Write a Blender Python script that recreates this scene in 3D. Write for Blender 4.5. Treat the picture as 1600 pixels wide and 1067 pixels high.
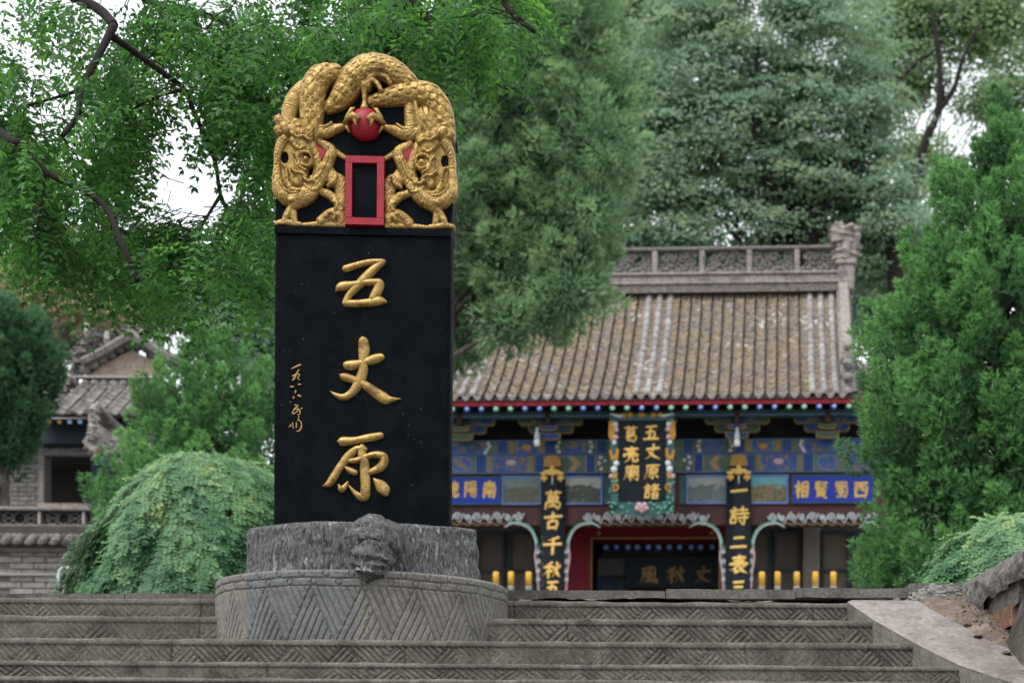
import bpy, math, random
import numpy as np
from mathutils import Vector, Matrix

random.seed(7)
RNG = np.random.default_rng(7)
for o in list(bpy.data.objects):
    bpy.data.objects.remove(o, do_unlink=True)
SC = bpy.context.scene
COL = SC.collection

# ------------------------------------------------------------------ camera
F = 2500.0; PX0 = 1050.0; PY0 = 1200.0; ROLL = 0.0065; EYE = 1.6
cam_d = bpy.data.cameras.new('camera')
cam = bpy.data.objects.new('camera', cam_d); COL.objects.link(cam)
cam_d.sensor_fit = 'HORIZONTAL'; cam_d.sensor_width = 36.0
cam_d.lens = F / 1600.0 * 36.0
cam_d.shift_x = (800.0 - PX0) / 1600.0
cam_d.shift_y = (PY0 - 533.5) / 1600.0
cam_d.clip_start = 0.1; cam_d.clip_end = 3000.0
cam_d.dof.use_dof = True; cam_d.dof.focus_distance = 6.35; cam_d.dof.aperture_fstop = 3.8
cam.matrix_world = Matrix.Translation((0, 0, EYE)) @ Matrix.Rotation(math.pi / 2, 4, 'X') @ Matrix.Rotation(ROLL, 4, 'Z')
SC.camera = cam

# ------------------------------------------------------------------ world, sun, exposure
SUN_EL = math.radians(58); SUN_AZ = math.radians(215)
world = bpy.data.worlds.new('World'); SC.world = world; world.use_nodes = True
wn = world.node_tree.nodes; wl = world.node_tree.links; wn.clear()
sky = wn.new('ShaderNodeTexSky'); sky.sky_type = 'NISHITA'; sky.sun_disc = False
sky.sun_elevation = SUN_EL; sky.sun_rotation = SUN_AZ; sky.dust_density = 6.0; sky.air_density = 1.0
hs = wn.new('ShaderNodeHueSaturation'); hs.inputs['Saturation'].default_value = 0.25
mxw = wn.new('ShaderNodeMixRGB'); mxw.inputs[0].default_value = 0.80
mxw.inputs[2].default_value = (9.3, 9.8, 10.3, 1)
bgn = wn.new('ShaderNodeBackground'); bgn.inputs[1].default_value = 0.110
out = wn.new('ShaderNodeOutputWorld')
wl.new(sky.outputs[0], hs.inputs['Color']); wl.new(hs.outputs[0], mxw.inputs[1])
wl.new(mxw.outputs[0], bgn.inputs[0]); wl.new(bgn.outputs[0], out.inputs[0])
sun_d = bpy.data.lights.new('sun', 'SUN'); sun_d.energy = 1.5; sun_d.angle = math.radians(25)
sun_d.color = (1.0, 0.97, 0.92)
sun = bpy.data.objects.new('sun', sun_d); COL.objects.link(sun); sun.location = (-10, -20, 40)
sdir = Vector((math.sin(SUN_AZ) * math.cos(SUN_EL), math.cos(SUN_AZ) * math.cos(SUN_EL), math.sin(SUN_EL)))
sun.rotation_euler = sdir.to_track_quat('Z', 'Y').to_euler()
SC.view_settings.view_transform = 'Standard'; SC.view_settings.look = 'None'
SC.view_settings.exposure = 0.76; SC.view_settings.gamma = 1.0
SC.view_settings.use_curve_mapping = False
SC.render.engine = 'CYCLES'
SC.render.resolution_x = 1024; SC.render.resolution_y = 682

# ------------------------------------------------------------------ pixel -> place
def ray(px, py):
    u = (px - PX0) / F; v = (PY0 - py) / F
    return Vector((u - ROLL * v, 1.0, v + ROLL * u))
def P(px, py, d):
    r = ray(px, py)
    return Vector((r.x * d, d, EYE + r.z * d))

# ------------------------------------------------------------------ mesh building
class MB:
    def __init__(self): self.v = []; self.f = []
    def add(self, vs, fs):
        n = len(self.v); self.v.extend([tuple(p) for p in vs])
        self.f.extend([tuple(i + n for i in q) for q in fs])
        return self
    def box(self, x0, x1, y0, y1, z0, z1):
        v = [(x0,y0,z0),(x1,y0,z0),(x1,y1,z0),(x0,y1,z0),(x0,y0,z1),(x1,y0,z1),(x1,y1,z1),(x0,y1,z1)]
        return self.add(v, [(0,3,2,1),(4,5,6,7),(0,1,5,4),(1,2,6,5),(2,3,7,6),(3,0,4,7)])
    def bbox(self, x0, x1, y0, y1, z0, z1, b=0.01):
        # box with chamfered edges
        c = []
        for (z, i) in ((z0, b), (z0 + b, 0), (z1 - b, 0), (z1, b)):
            x0i, x1i, y0i, y1i = x0 + i, x1 - i, y0 + i, y1 - i
            e = b if i == 0 else b * 0.6
            c.append([(x0i+e,y0i,z),(x1i-e,y0i,z),(x1i,y0i+e,z),(x1i,y1i-e,z),(x1i-e,y1i,z),(x0i+e,y1i,z),(x0i,y1i-e,z),(x0i,y0i+e,z)])
        v = [p for r in c for p in r]; f = [tuple(range(7, -1, -1)), tuple(range(24, 32))]
        for k in range(3):
            for j in range(8):
                a = k*8+j; b2 = k*8+(j+1) % 8
                f.append((a, b2, b2+8, a+8))
        return self.add(v, f)
    def prism(self, poly, y0, y1):
        # poly in (x, z), counter-clockwise seen from -y
        n = len(poly)
        v = [(x, y0, z) for x, z in poly] + [(x, y1, z) for x, z in poly]
        f = [tuple(range(n)), tuple(range(2*n-1, n-1, -1))]
        f += [(i, i+n, (i+1) % n + n, (i+1) % n) for i in range(n)]
        return self.add(v, f)
    def prism_z(self, poly, z0, z1):
        n = len(poly)
        v = [(x, y, z0) for x, y in poly] + [(x, y, z1) for x, y in poly]
        f = [tuple(range(n-1, -1, -1)), tuple(range(n, 2*n))]
        f += [(i, (i+1) % n, (i+1) % n + n, i+n) for i in range(n)]
        return self.add(v, f)
    def tube(self, path, rad, sides=8, cap=True):
        path = [Vector(p) for p in path]; n = len(path)
        if not hasattr(rad, '__len__'): rad = [rad] * n
        v = []; f = []
        prev = None
        for i, p in enumerate(path):
            t = (path[min(i+1, n-1)] - path[max(i-1, 0)])
            t = t.normalized() if t.length > 1e-9 else Vector((0, 0, 1))
            if prev is None:
                a = t.orthogonal().normalized()
            else:
                a = (prev - t * prev.dot(t))
                a = a.normalized() if a.length > 1e-6 else t.orthogonal().normalized()
            prev = a; b = t.cross(a)
            for k in range(sides):
                an = 2 * math.pi * k / sides
                v.append(p + (a * math.cos(an) + b * math.sin(an)) * rad[i])
        for i in range(n - 1):
            for k in range(sides):
                k2 = (k + 1) % sides
                f.append((i*sides+k, i*sides+k2, (i+1)*sides+k2, (i+1)*sides+k))
        if cap:
            f.append(tuple(range(sides-1, -1, -1))); f.append(tuple(range((n-1)*sides, n*sides)))
        return self.add(v, f)
    def lathe(self, prof, c=(0, 0, 0), sides=16, axis='z'):
        v = []; f = []; n = len(prof)
        for r, h in prof:
            for k in range(sides):
                an = 2 * math.pi * k / sides
                x, y = r * math.cos(an), r * math.sin(an)
                if axis == 'z': v.append((c[0]+x, c[1]+y, c[2]+h))
                else: v.append((c[0]+x, c[1]-h, c[2]+y))     # axis towards -y
        for i in range(n - 1):
            for k in range(sides):
                k2 = (k + 1) % sides
                f.append((i*sides+k, i*sides+k2, (i+1)*sides+k2, (i+1)*sides+k))
        f.append(tuple(range(sides-1, -1, -1))); f.append(tuple(range((n-1)*sides, n*sides)))
        return self.add(v, f)
    def blob(self, c, r, seed=0, amp=0.15, nu=14, nv=9, freq=2.2):
        rg = random.Random(seed); ph = [rg.uniform(0, 6.28) for _ in range(6)]
        v = []; f = []
        for j in range(nv + 1):
            th = math.pi * j / nv
            for i in range(nu):
                a = 2 * math.pi * i / nu
                d = Vector((math.sin(th)*math.cos(a), math.sin(th)*math.sin(a), math.cos(th)))
                k = 1 + amp * (math.sin(freq*2*d.x+ph[0]) * math.sin(freq*2*d.y+ph[1]) + 0.6*math.sin(freq*3.7*d.z+ph[2]+2*d.x) + 0.4*math.sin(freq*6*d.x+ph[3])*math.sin(freq*5*d.z+ph[4]))
                v.append((c[0]+d.x*r[0]*k, c[1]+d.y*r[1]*k, c[2]+d.z*r[2]*k))
        for j in range(nv):
            for i in range(nu):
                i2 = (i+1) % nu
                f.append((j*nu+i, (j+1)*nu+i, (j+1)*nu+i2, j*nu+i2))
        return self.add(v, f)
    def mesh(self, name, mat, smooth=False):
        me = bpy.data.meshes.new(name); me.from_pydata(self.v, [], self.f); me.update()
        if mat: me.materials.append(mat)
        if smooth: me.polygons.foreach_set('use_smooth', [True] * len(me.polygons))
        return me
    def build(self, name, mat, parent=None, smooth=False, loc=None, rot=None):
        return link(name, self.mesh(name, mat, smooth), parent, loc, rot)

def link(name, me, parent=None, loc=None, rot=None):
    o = bpy.data.objects.new(name, me); COL.objects.link(o)
    if parent: o.parent = parent
    if loc is not None: o.location = loc
    if rot is not None: o.rotation_euler = rot
    return o
def tag(o, label, cat, group=None):
    o['label'] = label; o['category'] = cat
    if group: o['group'] = group
    return o
def thing(name, label, cat, loc=(0, 0, 0), rotz=0.0, group=None):
    o = link(name, None, None, loc, (0, 0, rotz)); o.empty_display_size = 0.2
    return tag(o, label, cat, group)
def struct(o): o['kind'] = 'structure'; return o
def stuff(o): o['kind'] = 'stuff'; return o

def np_mesh(name, V, Fq, mat, smooth=False, tint=None):
    """V (n,3) floats, Fq (m,k) ints with one k."""
    me = bpy.data.meshes.new(name); V = np.asarray(V, np.float32); Fq = np.asarray(Fq, np.int32)
    m, k = Fq.shape
    me.vertices.add(len(V)); me.vertices.foreach_set('co', V.ravel())
    me.loops.add(m * k); me.loops.foreach_set('vertex_index', Fq.ravel())
    me.polygons.add(m); me.polygons.foreach_set('loop_start', np.arange(0, m * k, k, dtype=np.int32))
    if smooth: me.polygons.foreach_set('use_smooth', np.ones(m, dtype=bool))
    if tint is not None:
        a = me.attributes.new('tint', 'FLOAT', 'POINT'); a.data.foreach_set('value', np.asarray(tint, np.float32))
    me.update(calc_edges=True); me.validate()
    if mat: me.materials.append(mat)
    return me

def catmull(pts, sub=4):
    """smooth a polyline of tuples (any dimension)"""
    pts = [np.array(p, float) for p in pts]
    if len(pts) < 3: 
        return [pts[0] + (pts[-1]-pts[0]) * t for t in np.linspace(0, 1, sub + 1)]
    o = []
    for i in range(len(pts) - 1):
        p0 = pts[max(i-1, 0)]; p1 = pts[i]; p2 = pts[i+1]; p3 = pts[min(i+2, len(pts)-1)]
        for k in range(sub):
            t = k / sub
            o.append(0.5*((2*p1)+(-p0+p2)*t+(2*p0-5*p1+4*p2-p3)*t*t+(-p0+3*p1-3*p2+p3)*t**3))
    o.append(pts[-1]); return o

# ------------------------------------------------------------------ value noise in numpy
_PERM = np.random.default_rng(3).random((64, 64, 64)).astype(np.float32)
def vnoise(p):
    p = np.asarray(p, float); i = np.floor(p).astype(int); f = p - i; f = f*f*(3-2*f)
    r = 0
    for a in (0, 1):
        for b in (0, 1):
            for c in (0, 1):
                w = (f[..., 0] if a else 1-f[..., 0])*(f[..., 1] if b else 1-f[..., 1])*(f[..., 2] if c else 1-f[..., 2])
                r = r + w * _PERM[(i[..., 0]+a) & 63, (i[..., 1]+b) & 63, (i[..., 2]+c) & 63]
    return r
def fbm(p, oct=4):
    s = 0; a = 0.5; p = np.asarray(p, float)
    for k in range(oct):
        s = s + a * vnoise(p * 2**k + 17.3*k); a *= 0.5
    return s

# ------------------------------------------------------------------ materials
def rgb(c): return (c[0], c[1], c[2], 1.0)
def mat(name, cols, rough=0.7, metal=0.0, scale=6.0, detail=6.0, bump=0.0, bscale=None, pos=(0.35, 0.65),
        spec=0.3, fine=0.0, fscale=60.0, stretch=(1, 1, 1), rand=0.0, coord='pos', chips=None, bdist=0.01):
    m = bpy.data.materials.new(name); m.use_nodes = True
    nt = m.node_tree; N = nt.nodes; L = nt.links
    b = N['Principled BSDF']; b.inputs['Roughness'].default_value = rough; b.inputs['Metallic'].default_value = metal
    b.inputs['Specular IOR Level'].default_value = spec
    if coord == 'pos': src = N.new('ShaderNodeNewGeometry').outputs['Position']
    else: src = N.new('ShaderNodeTexCoord').outputs['Object']
    mp = N.new('ShaderNodeMapping'); mp.inputs['Scale'].default_value = stretch; L.new(src, mp.inputs[0])
    nz = N.new('ShaderNodeTexNoise'); nz.inputs['Scale'].default_value = scale; nz.inputs['Detail'].default_value = detail
    nz.inputs['Roughness'].default_value = 0.62; L.new(mp.outputs[0], nz.inputs['Vector'])
    if not isinstance(cols[0], (tuple, list)): cols = [cols, tuple(c * 0.72 for c in cols)]
    cr = N.new('ShaderNodeValToRGB'); e = cr.color_ramp.elements
    n = len(cols)
    for i, c in enumerate(cols):
        p = pos[0] + (pos[1] - pos[0]) * (i / max(1, n - 1))
        if i < 2: e[i].position = p; e[i].color = rgb(c)
        else:
            q = e.new(p); q.color = rgb(c)
    L.new(nz.outputs['Fac'], cr.inputs[0]); cur = cr.outputs[0]
    if fine > 0:
        n2 = N.new('ShaderNodeTexNoise'); n2.inputs['Scale'].default_value = fscale; n2.inputs['Detail'].default_value = 4
        L.new(mp.outputs[0], n2.inputs['Vector'])
        mr = N.new('ShaderNodeMapRange'); mr.inputs[1].default_value = 0.3; mr.inputs[2].default_value = 0.7
        mr.inputs[3].default_value = 1 - fine; mr.inputs[4].default_value = 1 + fine; L.new(n2.outputs['Fac'], mr.inputs[0])
        mm = N.new('ShaderNodeVectorMath'); mm.operation = 'SCALE'
        L.new(cur, mm.inputs[0]); L.new(mr.outputs[0], mm.inputs['Scale']); cur = mm.outputs[0]
    if rand > 0:
        oi = N.new('ShaderNodeObjectInfo'); mr = N.new('ShaderNodeMapRange')
        mr.inputs[3].default_value = 1 - rand; mr.inputs[4].default_value = 1 + rand; L.new(oi.outputs['Random'], mr.inputs[0])
        mm = N.new('ShaderNodeVectorMath'); mm.operation = 'SCALE'
        L.new(cur, mm.inputs[0]); L.new(mr.outputs[0], mm.inputs['Scale']); cur = mm.outputs[0]
    if chips:
        ccol, cth, csc = chips
        n3 = N.new('ShaderNodeTexNoise'); n3.inputs['Scale'].default_value = csc; n3.inputs['Detail'].default_value = 3
        L.new(src, n3.inputs['Vector'])
        n4 = N.new('ShaderNodeTexNoise'); n4.inputs['Scale'].default_value = csc * 0.12; L.new(src, n4.inputs['Vector'])
        ad = N.new('ShaderNodeMath'); ad.operation = 'MULTIPLY_ADD'; ad.inputs[1].default_value = 0.5
        L.new(n4.outputs['Fac'], ad.inputs[0]); L.new(n3.outputs['Fac'], ad.inputs[2])
        th = N.new('ShaderNodeMapRange'); th.inputs[1].default_value = cth; th.inputs[2].default_value = cth + 0.02
        L.new(ad.outputs[0], th.inputs[0])
        mx = N.new('ShaderNodeMixRGB'); mx.inputs[2].default_value = rgb(ccol)
        L.new(th.outputs[0], mx.inputs[0]); L.new(cur, mx.inputs[1]); cur = mx.outputs[0]
    L.new(cur, b.inputs['Base Color'])
    if bump > 0:
        n5 = N.new('ShaderNodeTexNoise'); n5.inputs['Scale'].default_value = bscale or scale * 5; n5.inputs['Detail'].default_value = 5
        L.new(mp.outputs[0], n5.inputs['Vector'])
        bp = N.new('ShaderNodeBump'); bp.inputs['Strength'].default_value = bump; bp.inputs['Distance'].default_value = bdist
        L.new(n5.outputs['Fac'], bp.inputs['Height']); L.new(bp.outputs[0], b.inputs['Normal'])
    return m

def leaf_mat(name, cols, trans=0.3, rough=0.55, nscale=0.8):
    """colour by the 'tint' attribute carried by each leaf, part of the light passes through"""
    m = bpy.data.materials.new(name); m.use_nodes = True
    nt = m.node_tree; N = nt.nodes; L = nt.links
    b = N['Principled BSDF']; b.inputs['Roughness'].default_value = rough; b.inputs['Specular IOR Level'].default_value = 0.25
    at = N.new('ShaderNodeAttribute'); at.attribute_name = 'tint'
    cr = N.new('ShaderNodeValToRGB'); e = cr.color_ramp.elements
    for i, c in enumerate(cols):
        p = i / (len(cols) - 1)
        if i < 2: e[i].position = p; e[i].color = rgb(c)
        else: q = e.new(p); q.color = rgb(c)
    e[1].position = 1 / (len(cols) - 1)
    L.new(at.outputs['Fac'], cr.inputs[0]); L.new(cr.outputs[0], b.inputs['Base Color'])
    tr = N.new('ShaderNodeBsdfTranslucent'); hs = N.new('ShaderNodeHueSaturation')
    hs.inputs['Saturation'].default_value = 1.1; hs.inputs['Value'].default_value = 1.5; hs.inputs['Hue'].default_value = 0.485
    L.new(cr.outputs[0], hs.inputs['Color']); L.new(hs.outputs[0], tr.inputs['Color'])
    mx = N.new('ShaderNodeMixShader'); mx.inputs[0].default_value = trans
    L.new(b.outputs[0], mx.inputs[1]); L.new(tr.outputs[0], mx.inputs[2])
    L.new(mx.outputs[0], N['Material Output'].inputs['Surface'])
    return m
# ------------------------------------------------------------------ ground, stairs, kerb
M_DIRT = mat('earth', [(0.16,0.12,0.09),(0.10,0.075,0.055),(0.2,0.16,0.125)], 0.95, scale=9, fine=0.35, fscale=120, bump=0.6, bscale=90)
M_GROUND = mat('paving', [(0.2,0.19,0.18),(0.14,0.135,0.13)], 0.9, scale=1.5, fine=0.2)
M_STEP = mat('carved_stone', [(0.036,0.031,0.026),(0.12,0.108,0.094),(0.066,0.058,0.049),(0.155,0.141,0.125)], 0.85, scale=4.2, detail=9, pos=(0.3,0.72), fine=0.38, fscale=110, bump=0.5, bscale=260, bdist=0.004)
M_KERB = mat('kerb_stone', [(0.055,0.05,0.045),(0.12,0.11,0.10),(0.075,0.068,0.06)], 0.85, scale=5, fine=0.35, fscale=70, bump=0.6, bscale=130, bdist=0.005)
M_RAMP = mat('pale_stone', [(0.145,0.126,0.114),(0.22,0.195,0.182),(0.165,0.136,0.12)], 0.8, scale=6, detail=8, fine=0.22, fscale=55, bump=0.25, bscale=150, bdist=0.004, stretch=(1,0.35,1), chips=((0.11,0.095,0.08),0.93,26))
M_RAMPSIDE = mat('stringer_stone', [(0.13,0.115,0.10),(0.2,0.18,0.16)], 0.85, scale=7, fine=0.3, fscale=80, bump=0.5, bscale=150, bdist=0.004)

TOPZ = EYE + 0.74
gm = MB().add([(-400,7.15,TOPZ),(400,7.15,TOPZ),(400,900,TOPZ),(-400,900,TOPZ)], [(0,1,2,3)])
struct(gm.build('ground', M_GROUND))
gm = MB().add([(-400,-400,0),(400,-400,0),(400,-0.6,0),(-400,-0.6,0)], [(0,1,2,3)])
struct(gm.build('lower_ground', M_GROUND))
# earth bank either side of the stair, from lower to upper ground
gm = MB()
for s in (-1, 1):
    xa, xb = (-400, -3.4) if s < 0 else (1.5, 400)
    gm.add([(xa,-0.7,-0.02),(xb,-0.7,-0.02),(xb,7.3,TOPZ-0.05),(xa,7.3,TOPZ-0.05)], [(0,1,2,3)])
struct(gm.build('bank', M_DIRT))

def herring(u, v, n):
    """groove depth 0..1 of the chiselled triangles: u along, v up (0..1)"""
    a = u - v * 0.5; b = u + v * 0.5
    up = np.floor(a) == np.floor(b)
    j = 0.22 * (vnoise(np.stack([u*3.1, v*2.0, u*0+5.0], -1)) - 0.5)
    t = np.where(up, a, b) * n + j
    g = np.abs(t - np.round(t))
    edge = np.minimum(np.abs(a - np.round(a)), np.abs(b - np.round(b))) * n
    g = np.minimum(g, edge * 1.0)
    return np.clip(1 - g / 0.16, 0, 1)

def relief_sheet(nx, ny, pos_fn, depth_fn):
    """grid of quads; pos_fn(s,t)->(x,y,z), depth_fn moves along normal handled by pos_fn"""
    s = np.linspace(0, 1, nx); t = np.linspace(0, 1, ny); S, T = np.meshgrid(s, t)
    V = pos_fn(S, T, depth_fn(S, T)).reshape(-1, 3)
    i = np.arange(nx * ny).reshape(ny, nx)
    Fq = np.stack([i[:-1, :-1], i[:-1, 1:], i[1:, 1:], i[1:, :-1]], -1).reshape(-1, 4)
    return V, Fq

stairs = struct(link('stairs', None))
# lip height above the eye and distance; pixel rows read at column 800
LIPS = [(938, 6.80), (965.5, 6.40), (1000.5, 6.00), (1036, 5.60), (1061, 5.20), (1082, 4.80)]
lipz = [P(800, y, d).z for y, d in LIPS]
d, z = LIPS[-1][1], lipz[-1]
steps = [(LIPS[i][1], lipz[i]) for i in range(len(LIPS))]
while z > 0.16:
    d -= 0.40; z -= 0.125; steps.append((d, z))
def ramp_x(dd):       # inner edge of the sloping stringer at distance dd
    pts = [(7.3, 1290), (6.8, 1322), (6.4, 1362), (6.0, 1425), (5.6, 1497), (5.2, 1573)]
    xs = [(p - PX0) / F * q for q, p in pts][::-1]; ds = [q for q, p in pts][::-1]
    if dd < ds[0]: return xs[0] + (ds[0] - dd) * (xs[0]-xs[1]) / (ds[1]-ds[0])
    return float(np.interp(dd, ds, xs))
XL = -3.4
DRUM = P(568.5, 1000, 6.644); DR = 0.594
for k, (d, z) in enumerate(steps):
    zb = steps[k+1][1] - 0.03 if k + 1 < len(steps) else -0.02
    db = (steps[k-1][0] + 0.05) if k else 7.35
    x1 = ramp_x(d) + 0.015
    if k <= 4:
        parts = [(XL, x1)]
        if k < 2:      # the drum interrupts these two
            hw = math.sqrt(max(0.01, DR**2 - max(0, DRUM.y - d)**2)) - 0.02
            parts = [(XL, DRUM.x - hw), (DRUM.x + hw, x1)]
        for (xa, xb) in parts:
            nx = int((xb - xa) / 0.0045); ny = 34; h = z - zb
            def pos(S, T, D, xa=xa, xb=xb, h=h, z=z, d=d):
                X = xa + (xb - xa) * S
                Z = z - h * (1 - T)
                rag = (fbm(np.stack([X*6, Z*6, X*0+k*3.7], -1), 4) - 0.47)
                top = np.clip((T - 0.9) / 0.1, 0, 1)
                Zr = Z + (T > 0.99) * (0.012 * (fbm(np.stack([X*9, X*0+k, X*0], -1), 3) - 0.5))
                return np.stack([X, d + D + rag * 0.012 + top**2 * 0.008, Zr], -1)
            def dep(S, T, xa=xa, xb=xb):
                X = xa + (xb - xa) * S
                u = X / (0.215 + 0.02*math.sin(k*2.1)) + 0.37 * k; v = (T - 0.12) / 0.72
                g = herring(u, np.clip(v, 0, 1), 7.5) * ((v < 1) & (v > 0))
                wear = np.clip(fbm(np.stack([X*2.2, T*1.2, X*0+9*k], -1), 3) * 3.6 - 0.95, 0.05, 1)
                jn = np.zeros_like(X)
                rgj = random.Random(100 + k); xj = XL + rgj.uniform(0.2, 0.9)
                while xj < 2.2:
                    jn = np.maximum(jn, np.clip(1 - np.abs(X - xj - 0.004*np.sin(T*5+xj)) / 0.005, 0, 1)); xj += rgj.uniform(0.75, 1.5)
                return g * 0.0105 * wear + 0.004 * (v < 1) + 0.012 * jn + 0.02 * np.clip(fbm(np.stack([X*7, T*0.8+3, X*0+2*k], -1), 3) - 0.62, 0, 1)*(T > 0.75)
            V, Fq = relief_sheet(nx, ny, pos, dep)
            # tread and back so that it is a solid block
            top = V.reshape(ny, nx, 3)[-1]; n0 = len(V)
            back = top.copy(); back[:, 1] = db
            V = np.concatenate([V, back]); a = np.arange((ny-1)*nx, ny*nx); b = np.arange(n0, n0+nx)
            Fq = np.concatenate([Fq, np.stack([a[:-1], a[1:], b[1:], b[:-1]], -1)])
            link('step', np_mesh('step', V, Fq, M_STEP), stairs)
    else:
        MB().bbox(XL, x1, d, db, zb, z, 0.008).build('step', M_STEP, stairs)

# sloping stringer on the right
st = MB(); sd = MB()
ds = [7.0, 6.8, 6.6, 6.4, 6.2, 6.0, 5.8, 5.6, 5.4, 5.2, 4.8, 4.4, 3.6, 2.8, 2.0, 1.2, 0.4, -0.4]
sz = np.interp([-q for q in ds], [-s[0] for s in steps], [s[1] for s in steps])
sz[0] = sz[1] + 0.0
W = 0.315
v = []; 
for q, zz in zip(ds, sz):
    xi = ramp_x(q); 
    for w in (0.0, 0.02, W - 0.02, W): 
        v.append((xi + w, q, zz + 0.012 - (0.008 if w in (0.0, W) else 0)))
f = []
for i in range(len(ds) - 1):
    for j in range(3): f.append((i*4+j, (i+1)*4+j, (i+1)*4+j+1, i*4+j+1))
st.add(v, f)
stringer = struct(link('stair_stringer', None))
st.build('top_slab', M_RAMP, stringer)
nS = 420; nT = 26
def pos(S, T, D):
    dd = 6.95 - S * 3.2
    xi = np.interp(dd, ds[::-1], [ramp_x(q) for q in ds][::-1]); zt = np.interp(dd, ds[::-1], sz[::-1]) + 0.004
    return np.stack([xi + D, dd, zt - 0.30 * (1 - T)], -1)
def dep(S, T):
    dd = S * 3.2; t = dd / 0.03 + T * 1.2 + 0.3*vnoise(np.stack([dd*8, T*2, dd*0], -1)); g = np.clip(1 - np.abs(t - np.round(t)) / 0.28, 0, 1)
    return g * 0.006 * (T < 0.86) + 0.003 * vnoise(np.stack([dd*30, T*8, dd*0], -1))
V, Fq = relief_sheet(nS, nT, pos, dep)
link('side_face', np_mesh('side_face', V, Fq[:, ::-1], M_RAMPSIDE), stringer)
ob = MB(); v = []
for q, zz in zip(ds, sz):
    xo = ramp_x(q) + W; v += [(xo, q, zz + 0.004), (xo, q, max(-0.02, zz - 0.5))]
ob.add(v, [(2*i, 2*i+1, 2*i+3, 2*i+2) for i in range(len(ds)-1)]).build('outer_face', M_RAMPSIDE, stringer)

# kerb stones along the top of the stair
kerb = struct(link('kerb', None))
def rough_block(name, x0, x1, y0, y1, z0, z1, m, parent, amp=0.008, res=0.03, seed=0):
    """a block with slightly broken faces"""
    nx = max(3, int((x1-x0)/res)); ny = max(2, int((y1-y0)/res)); nz = max(3, int((z1-z0)/res))
    V = []; Fc = []
    def face(o, a, b, na, nb):
        base = len(V)
        for j in range(nb + 1):
            for i in range(na + 1):
                V.append([o[k] + a[k]*i/na + b[k]*j/nb for k in range(3)])
        for j in range(nb):
            for i in range(na):
                q = base + j*(na+1) + i; Fc.append((q, q+1, q+na+2, q+na+1))
    dx, dy, dz = x1-x0, y1-y0, z1-z0
    face((x0,y0,z0),(dx,0,0),(0,0,dz),nx,nz); face((x0,y0,z1),(dx,0,0),(0,dy,0),nx,ny)
    face((x1,y0,z0),(0,dy,0),(0,0,dz),ny,nz); face((x0,y1,z0),(0,-dy,0),(0,0,dz),ny,nz); face((x1,y1,z0),(-dx,0,0),(0,0,dz),nx,nz)
    V = np.array(V); c = np.array([(x0+x1)/2, (y0+y1)/2, (z0+z1)/2])
    n1 = fbm(V*14 + seed*5.1, 4) - 0.47; n2 = fbm(V*14 + 40 + seed*3.3, 4) - 0.47; n3 = fbm(V*14 + 80 + seed, 4) - 0.47
    V = V + np.stack([n1, n2, n3], -1) * amp * 2.5
    return link(name, np_mesh(name, V, np.array(Fc), m), parent)
def kerb_run(px, y_top, y_bot, d, seed):
    for i in range(len(px) - 1):
        a = P(px[i] + 0.6, y_top[i], d); b = P(px[i+1] - 0.6, y_top[i], d); zb = a.z - y_bot
        rough_block('kerb_stone', a.x, b.x, d, d + 0.28, zb, a.z, M_KERB, kerb, 0.004, 0.025, seed + i)
kerb_run([-260, 195, 372], [925, 926.5], 0.085, 7.1, 1)
kerb_run([760, 1040, 1243, 1422], [921, 919.5, 918], 0.042, 7.1, 11)
kerb_run([1422, 1510], [911], 0.065, 7.05, 21)
# dark packed earth seam under the right kerb stones
a = P(760, 941, 7.14); b = P(1520, 930, 7.14)
rough_block('earth_seam', a.x, b.x, 7.14, 7.3, a.z - 0.05, b.z, M_DIRT, kerb, 0.006, 0.03, 31)
# ragged mortar lip lying on the top step
nx = 240
V, Fq = relief_sheet(nx, 5, lambda S, T, D: np.stack([DRUM.x + 0.62 + S*(ramp_x(6.8)-DRUM.x-0.5), 6.812 + T*0.3, steps[0][1] + 0.002 + D*(T < 0.9)], -1),
    lambda S, T: 0.02*np.clip(fbm(np.stack([S*9, T*2, S*0], -1), 4)*2 - 0.55, 0, 1) + (T > 0.1)*0.004)
link('mortar_lip', np_mesh('mortar_lip', V, Fq, M_RAMPSIDE), stairs)
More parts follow.
